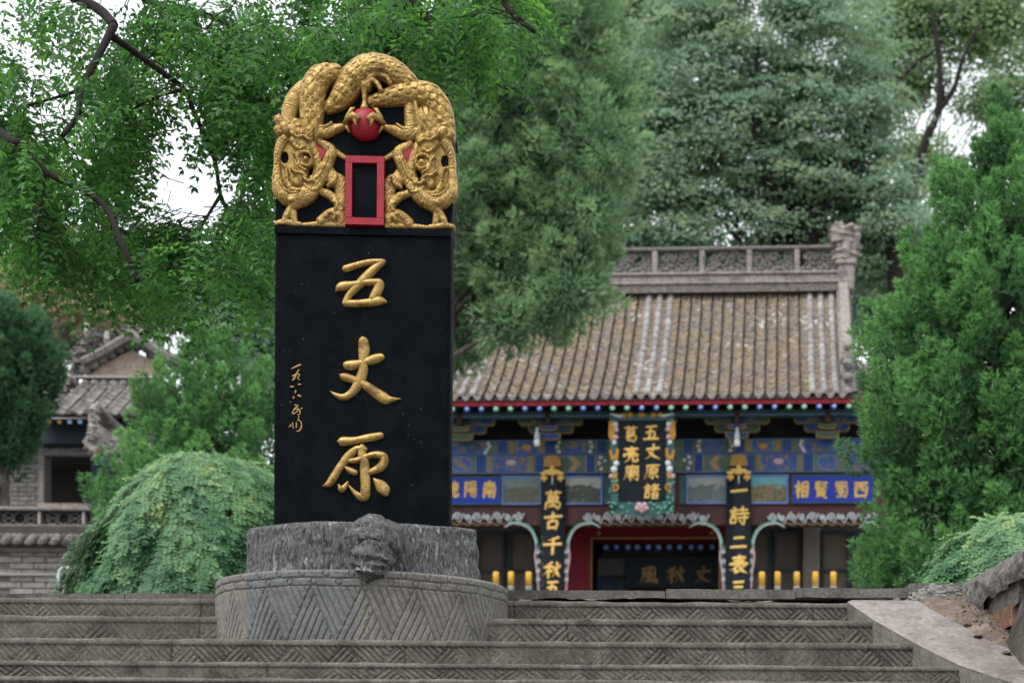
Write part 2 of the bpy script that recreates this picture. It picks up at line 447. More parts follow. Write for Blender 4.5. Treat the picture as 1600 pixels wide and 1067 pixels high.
# ------------------------------------------------------------------ brush lettering
def brush(mb, pts, depth, k=1.0):
    """pts: (x, z, width) in plane coordinates; a domed brush stroke standing proud towards -y"""
    sm = catmull([(p[0], p[1], p[2]) for p in pts], 5)
    n = len(sm); rows = []
    # rounded ends
    d0 = np.array(sm[0][:2]) - np.array(sm[1][:2]); d1 = np.array(sm[-1][:2]) - np.array(sm[-2][:2])
    d0 = d0 / (np.linalg.norm(d0) + 1e-9); d1 = d1 / (np.linalg.norm(d1) + 1e-9)
    w0, w1 = max(sm[0][2], 1e-4), max(sm[-1][2], 1e-4)
    ext = [np.array([*(np.array(sm[0][:2]) + d0*w0*0.42), w0*0.25]), np.array([*(np.array(sm[0][:2]) + d0*w0*0.28), w0*0.75])]
    ext2 = [np.array([*(np.array(sm[-1][:2]) + d1*w1*0.28), w1*0.75]), np.array([*(np.array(sm[-1][:2]) + d1*w1*0.42), w1*0.25])]
    sm = ext + list(sm) + ext2; n = len(sm)
    v = []; f = []
    for i in range(n):
        a = np.array(sm[max(i-1, 0)][:2]); b = np.array(sm[min(i+1, n-1)][:2]); t = b - a; t = t / (np.linalg.norm(t) + 1e-9)
        nr = np.array([-t[1], t[0]]); w = max(sm[i][2], 1e-4) * 0.5 * k
        hh = depth * min(1.0, 0.35 + w / (depth * 1.1))
        for s, h in ((-1, 0), (-0.72, 0.75), (0, 1.0), (0.72, 0.75), (1, 0)):
            p = np.array(sm[i][:2]) + nr * s * w
            v.append((p[0], -h * hh, p[1]))
    for i in range(n - 1):
        for j in range(4): f.append((i*5+j, i*5+j+1, (i+1)*5+j+1, (i+1)*5+j))
    f.append((4, 3, 2, 1, 0)); f.append(tuple((n-1)*5 + j for j in range(5)))
    mb.add(v, f)

GLYPH = {
'五':"22,18 80,14;48,18 40,84;24,50 70,46 66,86;8,90 94,86",
'丈':"14,36 86,28;p52,8 50,40 34,72 8,92;n22,46 50,72 92,92",
'原':"16,14 90,10;p18,14 18,50 4,94;p54,18 46,28;36,30 36,56;36,30 78,28 76,56;38,43 74,42;36,56 76,56;54,58 54,90 44,84;p38,66 26,84;d68,66 82,82",
'諸':"d20,8 28,16;6,26 40,24;12,38 34,37;12,50 34,49;12,62 12,88;12,62 34,61 33,86;12,86 34,85;48,22 82,20;64,6 64,40;44,40 96,37;p88,10 70,40 44,66;56,58 56,92;56,58 84,57 83,92;57,74 82,73;57,90 83,89",
'葛':"14,16 86,14;36,6 38,26;64,6 60,26;30,30 30,54;30,30 70,29 68,54;31,42 68,41;30,54 69,53;p36,56 20,74;28,66 80,64 74,94 60,88;p52,66 34,82;34,72 34,88 64,88",
'亮':"d50,4 54,14;12,20 88,18;32,28 32,42;32,28 68,27 66,42;32,42 67,41;12,62 12,52 88,50 82,60;p42,62 38,80 14,96;42,62 64,61 64,84 72,92 90,90 90,80",
'廟':"d54,4 58,12;18,18 92,15;p20,18 20,56 6,94;34,30 56,29;45,22 45,40;34,42 34,62;34,42 56,41 56,62;35,52 56,51;34,62 56,61;30,74 60,73;45,62 45,96;p68,28 68,70 60,94;68,28 88,27 88,92 80,88;69,46 88,45;69,62 88,61",
'萬':"14,16 86,14;34,6 36,26;66,6 62,26;28,32 28,56;28,32 74,31 72,56;29,44 73,43;28,56 73,55;50,32 50,84;18,66 18,94;18,66 84,64 82,94 72,88;34,84 62,80;d60,72 66,84",
'古':"8,32 94,26;50,8 48,56;28,56 30,92;28,56 74,53 70,92;30,88 72,86",
'千':"p76,10 50,20 24,24;6,50 94,44;52,18 52,96",
'秋':"p44,8 30,16 12,20;6,36 50,32;30,16 30,94;p30,40 20,60 4,74;d34,44 46,58;d58,30 62,46;p92,26 86,38 80,46;p74,8 74,46 52,92;n74,46 82,72 98,92",
'一':"8,54 92,46",
'詩':"d20,8 28,16;6,26 40,24;12,38 34,37;12,50 34,49;12,62 12,88;12,62 34,61 33,86;12,86 34,85;48,22 88,20;66,6 66,40;42,42 96,38;46,62 96,58;78,50 78,92 66,88;d54,70 60,80",
'二':"24,28 74,24;8,80 92,76",
'表':"20,18 80,15;26,34 74,31;8,50 94,46;50,4 50,50;p48,50 30,70 6,80;36,66 36,92 52,84;p80,56 62,68;n52,54 66,78 96,92",
'三':"22,20 76,16;28,48 70,45;8,84 92,80",
'南':"16,18 84,15;50,4 50,34;16,34 16,94;16,34 86,32 84,94 74,90;d34,42 40,52;p66,40 60,52;32,56 70,54;28,70 74,68;51,56 51,92",
'陽':"14,10 14,94;14,10 36,9 24,34 38,52 24,62;50,8 50,38;50,8 84,7 82,38;51,22 82,21;50,38 82,37;42,50 96,47;p54,50 42,70;50,62 88,60 82,94 72,88;p64,62 44,88;p76,62 56,94",
'純':"p30,6 12,30 32,34;p38,22 10,54 38,50;26,54 26,94;d12,66 10,84;d38,64 44,78;50,22 92,18;54,34 54,56 88,52;88,32 88,54;71,6 71,84 80,92 96,88 96,76",
'相':"6,32 46,28;26,6 26,94;p26,34 16,56 4,70;d30,40 42,54;56,14 56,92;56,14 90,12 88,92;57,36 88,35;57,60 88,59;57,88 88,87",
'賢':"14,8 14,46;14,8 46,7;14,20 42,19 42,32 14,33;28,8 28,44;14,46 48,44;58,12 86,10 58,44;n60,18 72,34 94,46;26,54 26,84;26,54 76,53 74,84;27,64 75,63;27,74 75,73;26,84 75,83;p40,86 12,98;d60,86 86,98",
'蜀':"16,10 16,30;16,10 84,8 82,30;16,30 82,29;38,10 38,29;60,10 60,29;p34,32 10,62;28,40 88,38 84,92 72,88;34,52 34,70;34,52 68,51 66,70;34,70 68,69;51,44 51,90;26,92 70,86",
'西':"8,14 92,11;14,34 18,92;14,34 88,32 82,92;p40,14 40,40 30,60;60,13 60,52 74,54;17,88 84,86",
'風':"p18,12 18,60 4,94;18,12 80,10 82,70 96,92 98,76;p62,20 32,28;32,38 32,58;32,38 66,37 64,58;32,58 66,57;49,26 49,82;30,84 66,78;d62,68 72,84",
}
def glyph(ch, size, m, parent, loc, w=9.0, depth=0.01, shear=0.0, name='character', xs=1.0, rot=None):
    """one brushed character centred at loc in its parent's plane (x right, z up, facing -y)"""
    mb = MB(); rg = random.Random(ord(ch) * 7 + int(size*1000))
    for s in GLYPH[ch].split(';'):
        st = 'h'
        if s[0] in 'pnd': st = s[0]; s = s[1:]
        pts = [tuple(float(q) for q in p.split(',')) for p in s.split()]
        n = len(pts); o = []
        ww = w * (0.75 if len(GLYPH[ch].split(';')) > 9 else 1.05)
        for i, (x, y) in enumerate(pts):
            t = i / (n - 1)
            k = {'h': 1.0 if i in (0, n-1) else 0.9, 'p': 1.05 - 0.8*t, 'n': (0.55 + 0.8*t if i < n-1 else 0.25), 'd': 0.55 + 0.75*t}[st]
            if st == 'n' and n == 3 and i == 1: k = 1.25
            x += rg.uniform(-1.2, 1.2); y += rg.uniform(-1.2, 1.2)
            o.append(((x - 50 + shear*(50 - y)) / 100 * size * xs, (50 - y) / 100 * size, ww * k / 100 * size))
        if st == 'n' and n == 3:      # sharpen the tail
            o.append((o[-1][0] + size*0.03, o[-1][1] - size*0.002, ww*0.1/100*size))
        brush(mb, o, depth)
    return mb.build(name, m, parent, True, loc, rot)

M_GOLD = mat('gold_paint', [(0.165,0.092,0.022),(0.385,0.25,0.070),(0.26,0.158,0.042),(0.44,0.295,0.09)], 0.44, metal=0.42, scale=14, fine=0.22, fscale=160, spec=0.5, bump=0.35, bscale=300, bdist=0.002)
M_BLACK = mat('black_lacquered_stone', [(0.0022,0.0032,0.0045),(0.0045,0.0062,0.008)], 0.5, scale=9, fine=0.25, fscale=140, spec=0.03, bump=0.35, bscale=170, bdist=0.002, chips=((0.2,0.21,0.22),1.045,95))
M_RED = mat('red_paint', [(0.30,0.009,0.022),(0.22,0.006,0.015)], 0.5, scale=22, fine=0.2, fscale=120, spec=0.35, bump=0.3, bscale=180, bdist=0.002)
M_BLOCK = mat('tooled_grey_stone', [(0.030,0.030,0.031),(0.11,0.11,0.11),(0.05,0.049,0.048),(0.20,0.2,0.2)], 0.85, scale=22, detail=9, stretch=(1.4,1.4,0.45), fine=0.6, fscale=120, bump=0.8, bscale=190, bdist=0.006)
M_DRUMB = mat('blue_grey_drum_stone', [(0.092,0.094,0.096),(0.126,0.128,0.130),(0.076,0.078,0.081)], 0.82, scale=3.5, detail=8, fine=0.28, fscale=90, bump=0.4, bscale=220, bdist=0.003)
M_DRUM = mat('carved_drum_stone', [(0.125,0.115,0.103),(0.165,0.153,0.138),(0.10,0.092,0.082)], 0.82, scale=2.6, detail=8, fine=0.28, fscale=90, bump=0.4, bscale=220, bdist=0.003)

# ------------------------------------------------------------------ drum pedestal
drum = thing('stone_drum', 'low round grey stone drum carved with herringbone triangles, set into the steps', 'pedestal', (DRUM.x, DRUM.y, P(800, 1000.5, 6.0).z))
zb = DRUM.z * 0 + drum.location.z; DH = (P(568.5, 889, 6.05).z) - zb
nx, ny = 900, 84
def pos(S, T, D):
    an = math.pi * (-0.62 + 1.24 * S) - math.pi/2
    r = DR - D
    bev = np.clip((T - 0.965) / 0.035, 0, 1)**2 * 0.012
    chip = 0.02 * np.clip(fbm(np.stack([S*40, T*4, S*0+2], -1), 3) - 0.62, 0, 1) * (T > 0.9)
    return np.stack([(r - bev - chip) * np.cos(an), (r - bev - chip) * np.sin(an), -0.01 + (DH + 0.01) * T], -1)
def dep(S, T):
    arc = S * 1.24 * math.pi * DR
    v = T / 0.77
    g = herring(arc / 0.2 + 0.18, np.clip(v, 0, 1), 7.0) * (v < 1)
    for lv in (0.775, 0.885):
        g = np.maximum(g, np.clip(1 - np.abs(T - lv + 0.006*np.sin(S*40)) / 0.014, 0, 1))
    for (cv, off) in ((0.83, 0.0), (0.94, 0.055)):
        p = arc / 0.098 + off * 9; q = (p - np.round(p)) * 0.098; rr = np.sqrt(q**2 + ((T - cv) * DH)**2)
        g = np.maximum(g, np.clip(1 - np.abs(rr - 0.0120) / 0.0034, 0, 1))
    c = np.abs((S - 0.76) * 1.0 + (T - 0.2) * 0.12) ; g = np.maximum(g, np.clip(1 - c/0.0016, 0, 1) * (T < 0.42) * (T > 0.05))
    c = np.abs((S - 0.555) + 0.004*np.sin(T*30)); g = np.maximum(g, 0.8*np.clip(1 - c/0.0016, 0, 1))
    return g * 0.0085 + 0.006 * (fbm(np.stack([S*9, T*3, S*0], -1), 4) - 0.47)
V, Fq = relief_sheet(nx, ny, pos, dep)
cutl = np.array([0.0, 0.33, 0.535, 1.0]); sm_c = (np.arange(len(Fq)) % (nx-1)) / (nx-1)
for i_, mm_ in enumerate((M_DRUM, M_DRUMB, M_DRUM)):
    q_ = Fq[(sm_c >= cutl[i_]) & (sm_c < cutl[i_+1])]; u_, v_ = np.unique(q_, return_inverse=True)
    link('carved_stone', np_mesh('carved_stone', V[u_], v_.reshape(-1, 4), mm_), drum)
MB().lathe([(DR-0.02, -0.01), (DR-0.012, DH-0.004), (DR-0.03, DH-0.001)], sides=64).build('core', M_DRUM, drum)

# ------------------------------------------------------------------ rough block on the drum
blk = thing('stone_base_block', 'dark tooled stone block with a broken knob, between the black stele and the drum', 'stone base', (DRUM.x, DRUM.y, zb + DH))
xl = P(391, 870, 6.62).x - DRUM.x; xr = P(757, 870, 6.62).x - DRUM.x
BH = P(700, 829, 6.58).z - (zb + DH)
def bpos(S, T, D):
    # around the block: from left back, along the bowed front, to right back
    s = S * 3.0
    X = np.where(s < 1, xl + 0.2*(1-s), np.where(s < 2, xl + (xr - xl) * (s - 1), xr - 0.2*(s-2)))
    bow = 0.20 * (1 - ((X - (xl+xr)/2) / ((xr-xl)/2))**2)
    Yf = -0.13 - bow
    Y = np.where(s < 1, 0.30 + (Yf - 0.30) * s, np.where(s < 2, Yf, Yf + (0.30 - Yf) * (s - 2)))
    nxv = np.where(s < 1, -1.0, np.where(s < 2, X * 0.8, 1.0)); nyv = np.where((s >= 1) & (s < 2), -1.0, 0.0)
    tap = 1.0 - 0.03 * T
    edge = np.clip((T - 0.9) / 0.1, 0, 1)**2 * 0.018
    return np.stack([X * tap + nxv * (-D - edge), Y * tap + nyv * (-D - edge), BH * T + 0.012*(fbm(np.stack([X*7, Y*7, X*0+1], -1), 3)-0.45)*(T > 0.95)], -1)
def bdep(S, T):
    a = S * 110
    ch = np.abs(fbm(np.stack([a*1.2, T*2.6, a*0], -1), 3) - 0.45)
    return 0.024 * (fbm(np.stack([S*22, T*3.5, S*0+6], -1), 4) - 0.47) + 0.028 * ch * (T < 0.95)
V, Fq = relief_sheet(520, 52, bpos, bdep)
nn = 520; top = V.reshape(52, nn, 3)[-1]; n0 = len(V); mid = top.copy(); mid[:, 0] *= 0.2; mid[:, 1] = mid[:, 1]*0.2 + 0.1; mid[:, 2] = BH + 0.004
V = np.concatenate([V, mid]); a = np.arange(51*nn, 52*nn); b = np.arange(n0, n0+nn)
Fq = np.concatenate([Fq, np.stack([a[:-1], a[1:], b[1:], b[:-1]], -1)])
link('block', np_mesh('block', V, Fq, M_BLOCK), blk)
# broken knob at the middle of the front
kb = P(582, 843, 6.19) - blk.location; kc = P(578, 878, 6.09) - blk.location
mb = MB(); mb.blob((kb.x, kb.y + 0.05, kb.z), (0.105, 0.19, 0.100), 3, 0.05, 40, 26, 2.5)
mb.blob((kc.x, kc.y + 0.06, kc.z + 0.02), (0.080, 0.13, 0.075), 8, 0.10, 36, 24, 2.6)
mb.blob((kc.x + 0.004, kc.y + 0.0, kc.z - 0.03), (0.056, 0.09, 0.045), 15, 0.14, 30, 20, 2.9)
V = np.array(mb.v); V = V + (fbm(V*22, 4)[:, None] - 0.47) * np.array([0.03, 0.05, 0.03])
mb.v = [tuple(q) for q in V]
mb.build('broken_knob', M_BLOCK, blk, False)

# ------------------------------------------------------------------ stele
SD = 6.46
S0 = P(567, 828, SD)
ROT_S = math.radians(2.5)
stele = thing('stone_stele', 'tall black stone stele with gold inscription and gilded dragon top', 'stele', tuple(S0), ROT_S)
UM = SD / F        # metres per pixel on the stele face
def sx(px, py): return ((px - 567) - ROLL * (828 - py)) * UM * 1.0
def sz_(py): return (828 - py) * UM
TH = 0.14
def outline(l0, r0, y0, l1, r1, y1): return [(sx(l0, y0), sz_(y0)), (sx(r0, y0), sz_(y0)), (sx(r1, y1), sz_(y1)), (sx(l1, y1), sz_(y1))]
# body: grid front with faint unevenness, bevelled edges
nx, ny = 60, 110
def pos(S, T, D):
    x0 = sx(429, 828) + (sx(431.5, 366) - sx(429, 828)) * T; x1 = sx(700, 828) + (sx(703.5, 366) - sx(700, 828)) * T
    X = x0 + (x1 - x0) * S; e = np.minimum(np.minimum(S, 1-S) * 0.7, 1)
    ed = np.clip(1 - np.minimum(S, 1 - S) / 0.012, 0, 1) * 0.006
    n = fbm(np.stack([X*6, T*8, X*0], -1), 4) - 0.47
    X = X + ((S < 0.001) | (S > 0.999)) * 0.004 * (fbm(np.stack([T*60, S*3, T*0], -1), 3) - 0.5)
    return np.stack([X, ed + 0.004 * n, -0.06 + (sz_(366) + 0.06) * T], -1)
V, Fq = relief_sheet(nx, ny, pos, lambda S, T: 0)
i = np.arange(nx*ny).reshape(ny, nx); bord = np.concatenate([i[0, :], i[1:, -1], i[-1, ::-1][1:], i[::-1, 0][1:-1]])
bk = V[bord].copy(); bk[:, 1] = TH; n0 = len(V); V = np.concatenate([V, bk]); k = len(bord); a = np.arange(k); b = (a + 1) % k
sidef = np.stack([bord[a], n0 + a, n0 + b, bord[b]], -1); Fq = np.concatenate([Fq, sidef])
me = np_mesh('slab', V, Fq, M_BLACK); link('slab', me, stele)
MB().prism([(q[0], q[1]) for q in outline(429, 700, 828, 431.5, 703.5, 366)], TH - 0.02, TH).build('back_face', M_BLACK, stele)
MB().prism(outline(431, 704, 368, 431, 706, 357), -0.010, TH + 0.008).build('ledge', M_BLACK, stele)
# backing of the carved top
OUT = [(432,357.5),(704,357.5),(708,300),(709,240),(706,195),(697,168),(686,146),(668,130),(645,121),(627,106),(605,93),(575,90),(546,97),(529,110),(505,110),(481,119),(463,134),(453,152),(441,174),(435,197),(434,240),(432,300)]
MB().prism([(sx(x, y), sz_(y)) for x, y in OUT], 0.004, TH).build('top_backing', M_BLACK, stele)

# gilded relief: a height field carved from tapering body curves
R0, R1, C0, C1, RS = 80.0, 360.0, 422.0, 720.0, 0.8
gx = np.arange(C0, C1, RS); gy = np.arange(R0, R1, RS); GX, GY = np.meshgrid(gx, gy)
def cap_chain(pts, hs=1.0, base=0.0, scales=None, flat=0.0, ribs=None):
    """height in px of a chain of capsules (x, y, r)"""
    sm = catmull(pts, 5); H = np.full(GX.shape, -9.0); s0 = 0.0
    for i in range(len(sm) - 1):
        x0, y0, r0 = sm[i]; x1, y1, r1 = sm[i+1]; dx, dy = x1-x0, y1-y0; L = math.hypot(dx, dy)
        if L < 1e-6: continue
        t = np.clip(((GX-x0)*dx + (GY-y0)*dy) / L**2, 0, 1); qx = GX - (x0+t*dx); qy = GY - (y0+t*dy)
        r = r0 + (r1-r0)*t; dd = np.hypot(qx, qy); lat = (qx*dy - qy*dx) / L
        q = np.clip(1 - (dd/np.maximum(r, 0.1))**2, 0, None); h = np.where(dd < r, base + hs * r * np.sqrt(q)**(1 - flat*0.6), -9.0)
        if scales:
            p, qd, dep = scales; a = (s0 + t*L) / p; b = np.arcsin(np.clip(lat/np.maximum(r, 0.1), -1, 1)) * r0 * 0.8 / qd
            best = np.full(GX.shape, 9.0); sec = best.copy(); ax = best.copy()
            ra = np.floor(a)
            for da in (-1, 0, 1, 2):
                row = ra + da; off = 0.5 * (np.mod(row, 2))
                cb = np.round(b - off) + off
                for db in (-1, 0, 1):
                    e = np.hypot((a - row) * 1.0, (b - cb - db))
                    m2 = e < best
                    sec = np.where(m2, best, np.minimum(sec, e)); ax = np.where(m2, a - row, ax); best = np.where(m2, e, best)
            g = np.clip((sec - best) / 0.22, 0, 1)**0.7
            h = np.where(dd < r, h + dep * (g - 1) + dep * 0.55 * (ax), h)
        if ribs:
            p, dep = ribs; a = (s0 + t*L) / p
            h = np.where(dd < r, h - dep * np.clip(1 - np.abs(a - np.round(a)) / 0.25, 0, 1), h)
        H = np.maximum(H, h); s0 += L
    return H
def mir(pts): return [(1141.0 - p[0],) + tuple(p[1:]) for p in pts]
def M2(*hs): 
    H = hs[0]
    for h in hs[1:]: H = np.maximum(H, h)
    return H
big = (10.5, 12.5, 6.8); med = (6.8, 7.2, 4.8)
arch = M2(cap_chain([(514,172,9),(532,158,17),(545,139,21),(557,121,23),(575,109,23),(597,107,21),(618,114,19),(638,128,15)], 0.85, 3, med),
          cap_chain([(575,141,6),(580,128,7),(592,121,6),(605,126,5),(611,134,4)], 0.9, 12, None, 0, (3.0, 1.5)),
          cap_chain([(513,170,3),(532,172,4),(550,158,4),(561,142,4)], 0.9, 9, None, 0, (3.5, 1.8)))
hole = np.clip(1 - ((GX-594)/12)**2 - ((GY-131)/6)**2, 0, 1); arch = np.where(hole > 0, np.minimum(arch, 10 - 7*hole), arch)
post = M2(cap_chain([(571,138,7),(571,152,4),(571,166,3.6),(571,174,6.5)], 1.0, 12), cap_chain([(571,140,5),(583,131,4),(591,136,4),(597,146,3.5)], 1.0, 14))
lbody = M2(cap_chain([(486,216,17),(488,190,19),(489,164,20),(492,140,21),(503,123,20),(522,116,15)], 0.8, 2, big),
           cap_chain([(476,136,11),(462,152,12),(455,170,13),(451,190,12)], 0.55, 0, None, 0, (4.0, 1.5)),
           cap_chain([(478,214,3),(483,190,3),(487,180,2.5)], 1, 14, None))
rbody = M2(cap_chain([(577,160,9),(600,155,13),(625,148,18),(650,145,20),(671,150,21),(686,167,19),(694,190,16),(698,212,13)], 0.8, 2, big),
           cap_chain([(668,182,20),(672,198,18),(676,208,14)], 0.6, 3, med),
           cap_chain([(640,164,9),(641,185,10),(644,207,11)], 0.9, 3, None, 0, (4, 1.4)), cap_chain([(650,164,4),(654,190,4),(657,212,4)], 1, 9))
def head_parts(f):
    arm = M2(cap_chain(f([(544,198,4),(526,203,8),(507,209,11),(490,207,11)]), 0.9, 2, None, 0.2), cap_chain(f([(520,196,2),(512,202,3),(500,204,3)]), 1, 9))
    mane = M2(*[cap_chain(f([(x,y,r),(x+3,y+4,r)]), 1.0, 6) for x,y,r in ((438,193,8),(447,204,9),(459,208,9),(470,211,8),(481,216,8),(437,208,7),(452,196,7),(465,198,8))])
    horn = cap_chain(f([(446,220,9),(440,232,8),(436,246,6.5),(435,263,6),(435,282,8),(438,301,11),(449,313,12)]), 0.9, 3, None, 0, (5, 1.4))
    belly = M2(cap_chain(f([(445,308,12),(462,314,14),(478,309,15),(491,295,13),(497,282,9)]), 0.75, 2, None, 0.2), cap_chain(f([(452,290,5),(458,301,5),(472,303,4)]), 1, 9), cap_chain(f([(456,318,4),(474,312,4),(488,300,4)]), 1, 9))
    face = M2(cap_chain(f([(462,224,9),(473,229,12),(480,238,9)]), 0.9, 4), cap_chain(f([(470,240,9),(472,256,12),(472,276,11),(469,292,8)]), 0.8, 3),
              cap_chain(f([(481,256,7),(482,257,7)]), 0.9, 9), cap_chain(f([(481.5,256,3),(481.5,257,3)]), 0.9, 17), cap_chain(f([(470,250,2.6),(475,245,2.8),(484,245,2.8),(490,251,2.8),(490,260,2.6),(484,266,2.4),(476,264,2.2)]), 1.2, 13), cap_chain(f([(462,246,2.2),(468,254,2.4),(471,266,2.4),(480,272,2.2)]), 1.2, 12), cap_chain(f([(459,270,2.4),(466,276,2.6),(475,277,2.4),(482,282,2)]), 1.2, 12),cap_chain(f([(444,262,2),(450,270,2.2),(452,284,2.4),(458,294,2.2)]), 1.2, 9), cap_chain(f([(460,216,2.5),(468,222,2.6),(478,221,2.4),(486,226,2)]), 1.2, 15), cap_chain(f([(441,290,2),(446,300,2.4),(455,306,2.4),(466,307,2)]), 1.2, 11), cap_chain(f([(478,284,3),(484,289,3.4),(490,288,3)]), 1.2, 11),
              cap_chain(f([(463,233,3),(470,239,3),(479,236,3)]), 1, 12), cap_chain(f([(466,288,5),(467,292,5)]), 1, 9), cap_chain(f([(449,262,6),(460,262,7)]), 0.6, 0))
    mouth = M2(cap_chain(f([(485,216,5),(490,232,7),(496,250,8),(498,268,8),(494,282,7)]), 0.9, 4), cap_chain(f([(500,225,6),(512,232,8),(519,240,9),(513,256,10),(505,275,10),(496,292,10),(482,310,10),(464,322,9)]), 0.8, 3),
               cap_chain(f([(514,250,3),(507,268,3),(500,280,3),(492,284,3)]), 1, 10), cap_chain(f([(518,235,7),(530,242,5),(541,248,4)]), 0.8, 1),
               cap_chain(f([(479,294,3),(486,301,3.2),(496,301,3.2),(503,294,3)]), 1, 10), cap_chain(f([(490,283,5),(491,288,6)]), 1, 8))
    leg = M2(cap_chain(f([(470,318,8),(457,328,7),(449,341,6),(446,350,5)]), 0.9, 2), cap_chain(f([(459,330,6),(460,342,6),(462,351,5)]), 0.8, 2), cap_chain(f([(434,352,4),(445,350,5),(462,352,5),(470,353,4)]), 0.8, 2))
    inner = M2(cap_chain(f([(518,266,5),(520,280,12),(531,286,12),(534,300,11),(533,322,10)]), 0.6, 1), cap_chain(f([(503,302,6),(516,307,7),(527,318,7),(532,330,7)]), 0.8, 4), cap_chain(f([(526,280,5),(522,288,5),(514,294,3)]), 1, 7),
               cap_chain(f([(536,282,6),(537,310,6),(537,345,6)]), 0.5, 1), cap_chain(f([(503,347,9),(517,338,11),(531,336,11),(535,346,9)]), 0.7, 1), cap_chain(f([(470,353.5,3),(500,352,5),(540,352,6)]), 0.8, 1),
               cap_chain(f([(511,342,3),(517,335,3),(525,338,3),(523,345,3)]), 1, 8), cap_chain(f([(526,330,3),(530,322,3),(524,318,3)]), 1, 8))
    low = cap_chain(f([(458,228,24),(457,262,21),(456,292,20)]), 0.12, 1.5)
    return M2(arm, mane, horn, belly, face, mouth, leg, inner, low)
left = M2(lbody, head_parts(lambda p: p)); right = M2(rbody, head_parts(mir))
# a few see-through hollows beside the faces
for cx in (446.5, 1141-446.5):
    hl = ((GX-cx)/5.5)**2 + ((GY-250)/9)**2 < 1
    left = np.where(hl & (GX < 571), -9, left); right = np.where(hl & (GX > 571), -9, right)
FR = (GX > 540.5) & (GX < 601) & (GY > 247) 
nz = (fbm(np.stack([GX*0.22, GY*0.22, GX*0], -1), 3) - 0.45) * 1.5 + (fbm(np.stack([GX*0.09, GY*0.09, GX*0+9], -1), 2) - 0.4) * 2.5
# incised lines following the forms give the carved look
line = np.abs(np.sin(0.55*GX + 3*fbm(np.stack([GX*0.06, GY*0.06, GX*0+4], -1), 2)*6 + 0.25*GY)); lines = -1.6*np.clip(0.35-line, 0, 1)*3
stack = np.stack([left, right, M2(arch, post)], 0); own = np.argmax(stack, 0); Hm = np.max(stack, 0)
mask = (Hm > -5) & ~FR
carv = (GY > 205) 
Hh = np.clip(Hm, 0, None) + nz * np.clip(Hm/8, 0, 1) + lines * carv * np.clip(Hm/10, 0, 1)
Hh = np.clip(Hh, 0.3, None)
PXX = ((GX - 567) - ROLL*(828 - GY)) * UM; PZZ = (828 - GY) * UM; PYY = 0.006 - Hh * UM * 1.15
for w, nm in ((0, 'gilded_dragon'), (1, 'gilded_dragon'), (2, 'gilded_arch')):
    mk = mask & (own == w)
    q = mk[:-1, :-1] | mk[:-1, 1:] | mk[1:, 1:] | mk[1:, :-1]
    q = q & mask[:-1, :-1] & mask[:-1, 1:] & mask[1:, 1:] & mask[1:, :-1]
    if w: q = q & ~((own[:-1, :-1] < w))
    else: pass
    # each cell belongs to the part owning its first corner
    q = q & (own[:-1, :-1] == w)
    idx = np.arange(GX.size).reshape(GX.shape)
    Fq = np.stack([idx[:-1, :-1][q], idx[1:, :-1][q], idx[1:, 1:][q], idx[:-1, 1:][q]], -1)
    used, inv = np.unique(Fq, return_inverse=True); V = np.stack([PXX, PYY, PZZ], -1).reshape(-1, 3)[used]
    Fq = inv.reshape(-1, 4)
    # close the rim down to the backing
    e = np.concatenate([Fq[:, [0, 1]], Fq[:, [1, 2]], Fq[:, [2, 3]], Fq[:, [3, 0]]]); key = {}
    rev = set(map(tuple, e[:, ::-1].tolist())); rim = np.array([t for t in map(tuple, e.tolist()) if t not in rev])
    ids, inv2 = np.unique(rim, return_inverse=True); inv2 = inv2.reshape(-1, 2)
    bV = V[ids].copy(); bV[:, 1] = 0.03; n0 = len(V); V = np.concatenate([V, bV])
    Fq = np.concatenate([Fq, np.stack([rim[:, 1], rim[:, 0], n0 + inv2[:, 0], n0 + inv2[:, 1]], -1)])
    link(nm, np_mesh(nm, V, Fq, M_GOLD, True), stele)
# pearl with claws
c = (sx(571.5, 197), -0.012, sz_(197)); r = 25.5 * UM
mb = MB(); mb.blob(c, (r, 0.055, r), 1, 0.0, 40, 24); mb.build('pearl', M_RED, stele, True)
mb = MB()
for s in (-1, 1):
    def q(px, py, y): return (sx(571.5 + s * px, py), y, sz_(py))
    mb.tube([q(30,199,-0.035), q(24,195,-0.062), q(15,192,-0.070), q(9,196,-0.072), q(12,202,-0.070)], [0.012,0.012,0.016,0.014,0.006], 8)
    mb.tube([q(13,196,-0.070), q(12,204,-0.070), q(10,209,-0.068)], [0.013,0.007,0.002], 6)
    mb.tube([q(28,202,-0.030), q(26,190,-0.045), q(19,178,-0.045), q(14,175,-0.040)], [0.008,0.009,0.008,0.003], 8)
    mb.tube([q(28,198,-0.030), q(27,206,-0.042), q(23,214,-0.040)], [0.008,0.007,0.003], 8)
mb.build('claws', M_GOLD, stele, True)
# red framed black tablet
fr = MB(); x0, x1, z0, z1 = sx(541, 355), sx(601, 355), sz_(355), sz_(248); bx0, bx1, bz0, bz1 = sx(551.5, 344), sx(590, 344), sz_(344), sz_(259)
for (a0, a1, c0, c1) in ((x0, x1, bz1, z1), (x0, x1, z0, bz0), (x0, bx0, bz0, bz1), (bx1, x1, bz0, bz1)):
    fr.bbox(a0, a1, -0.030, 0.01, c0, c1, 0.0012)
fr.build('red_frame', M_RED, stele)
MB().box(bx0 + 0.001, bx1 - 0.001, -0.014, 0.01, bz0 + 0.001, bz1 - 0.001).build('tablet', M_BLACK, stele)
for f in (lambda p: p, mir):
    t = f([(487,226),(511,240),(503,256),(495,244)]); t = [(sx(x, y), sz_(y)) for x, y in t]
    if sum((t[(i+1) % 4][0]-t[i][0])*(t[(i+1) % 4][1]+t[i][1]) for i in range(4)) > 0: t = t[::-1]
    MB().prism(t, -0.020, 0.01).build('red_mouth', M_RED, stele)
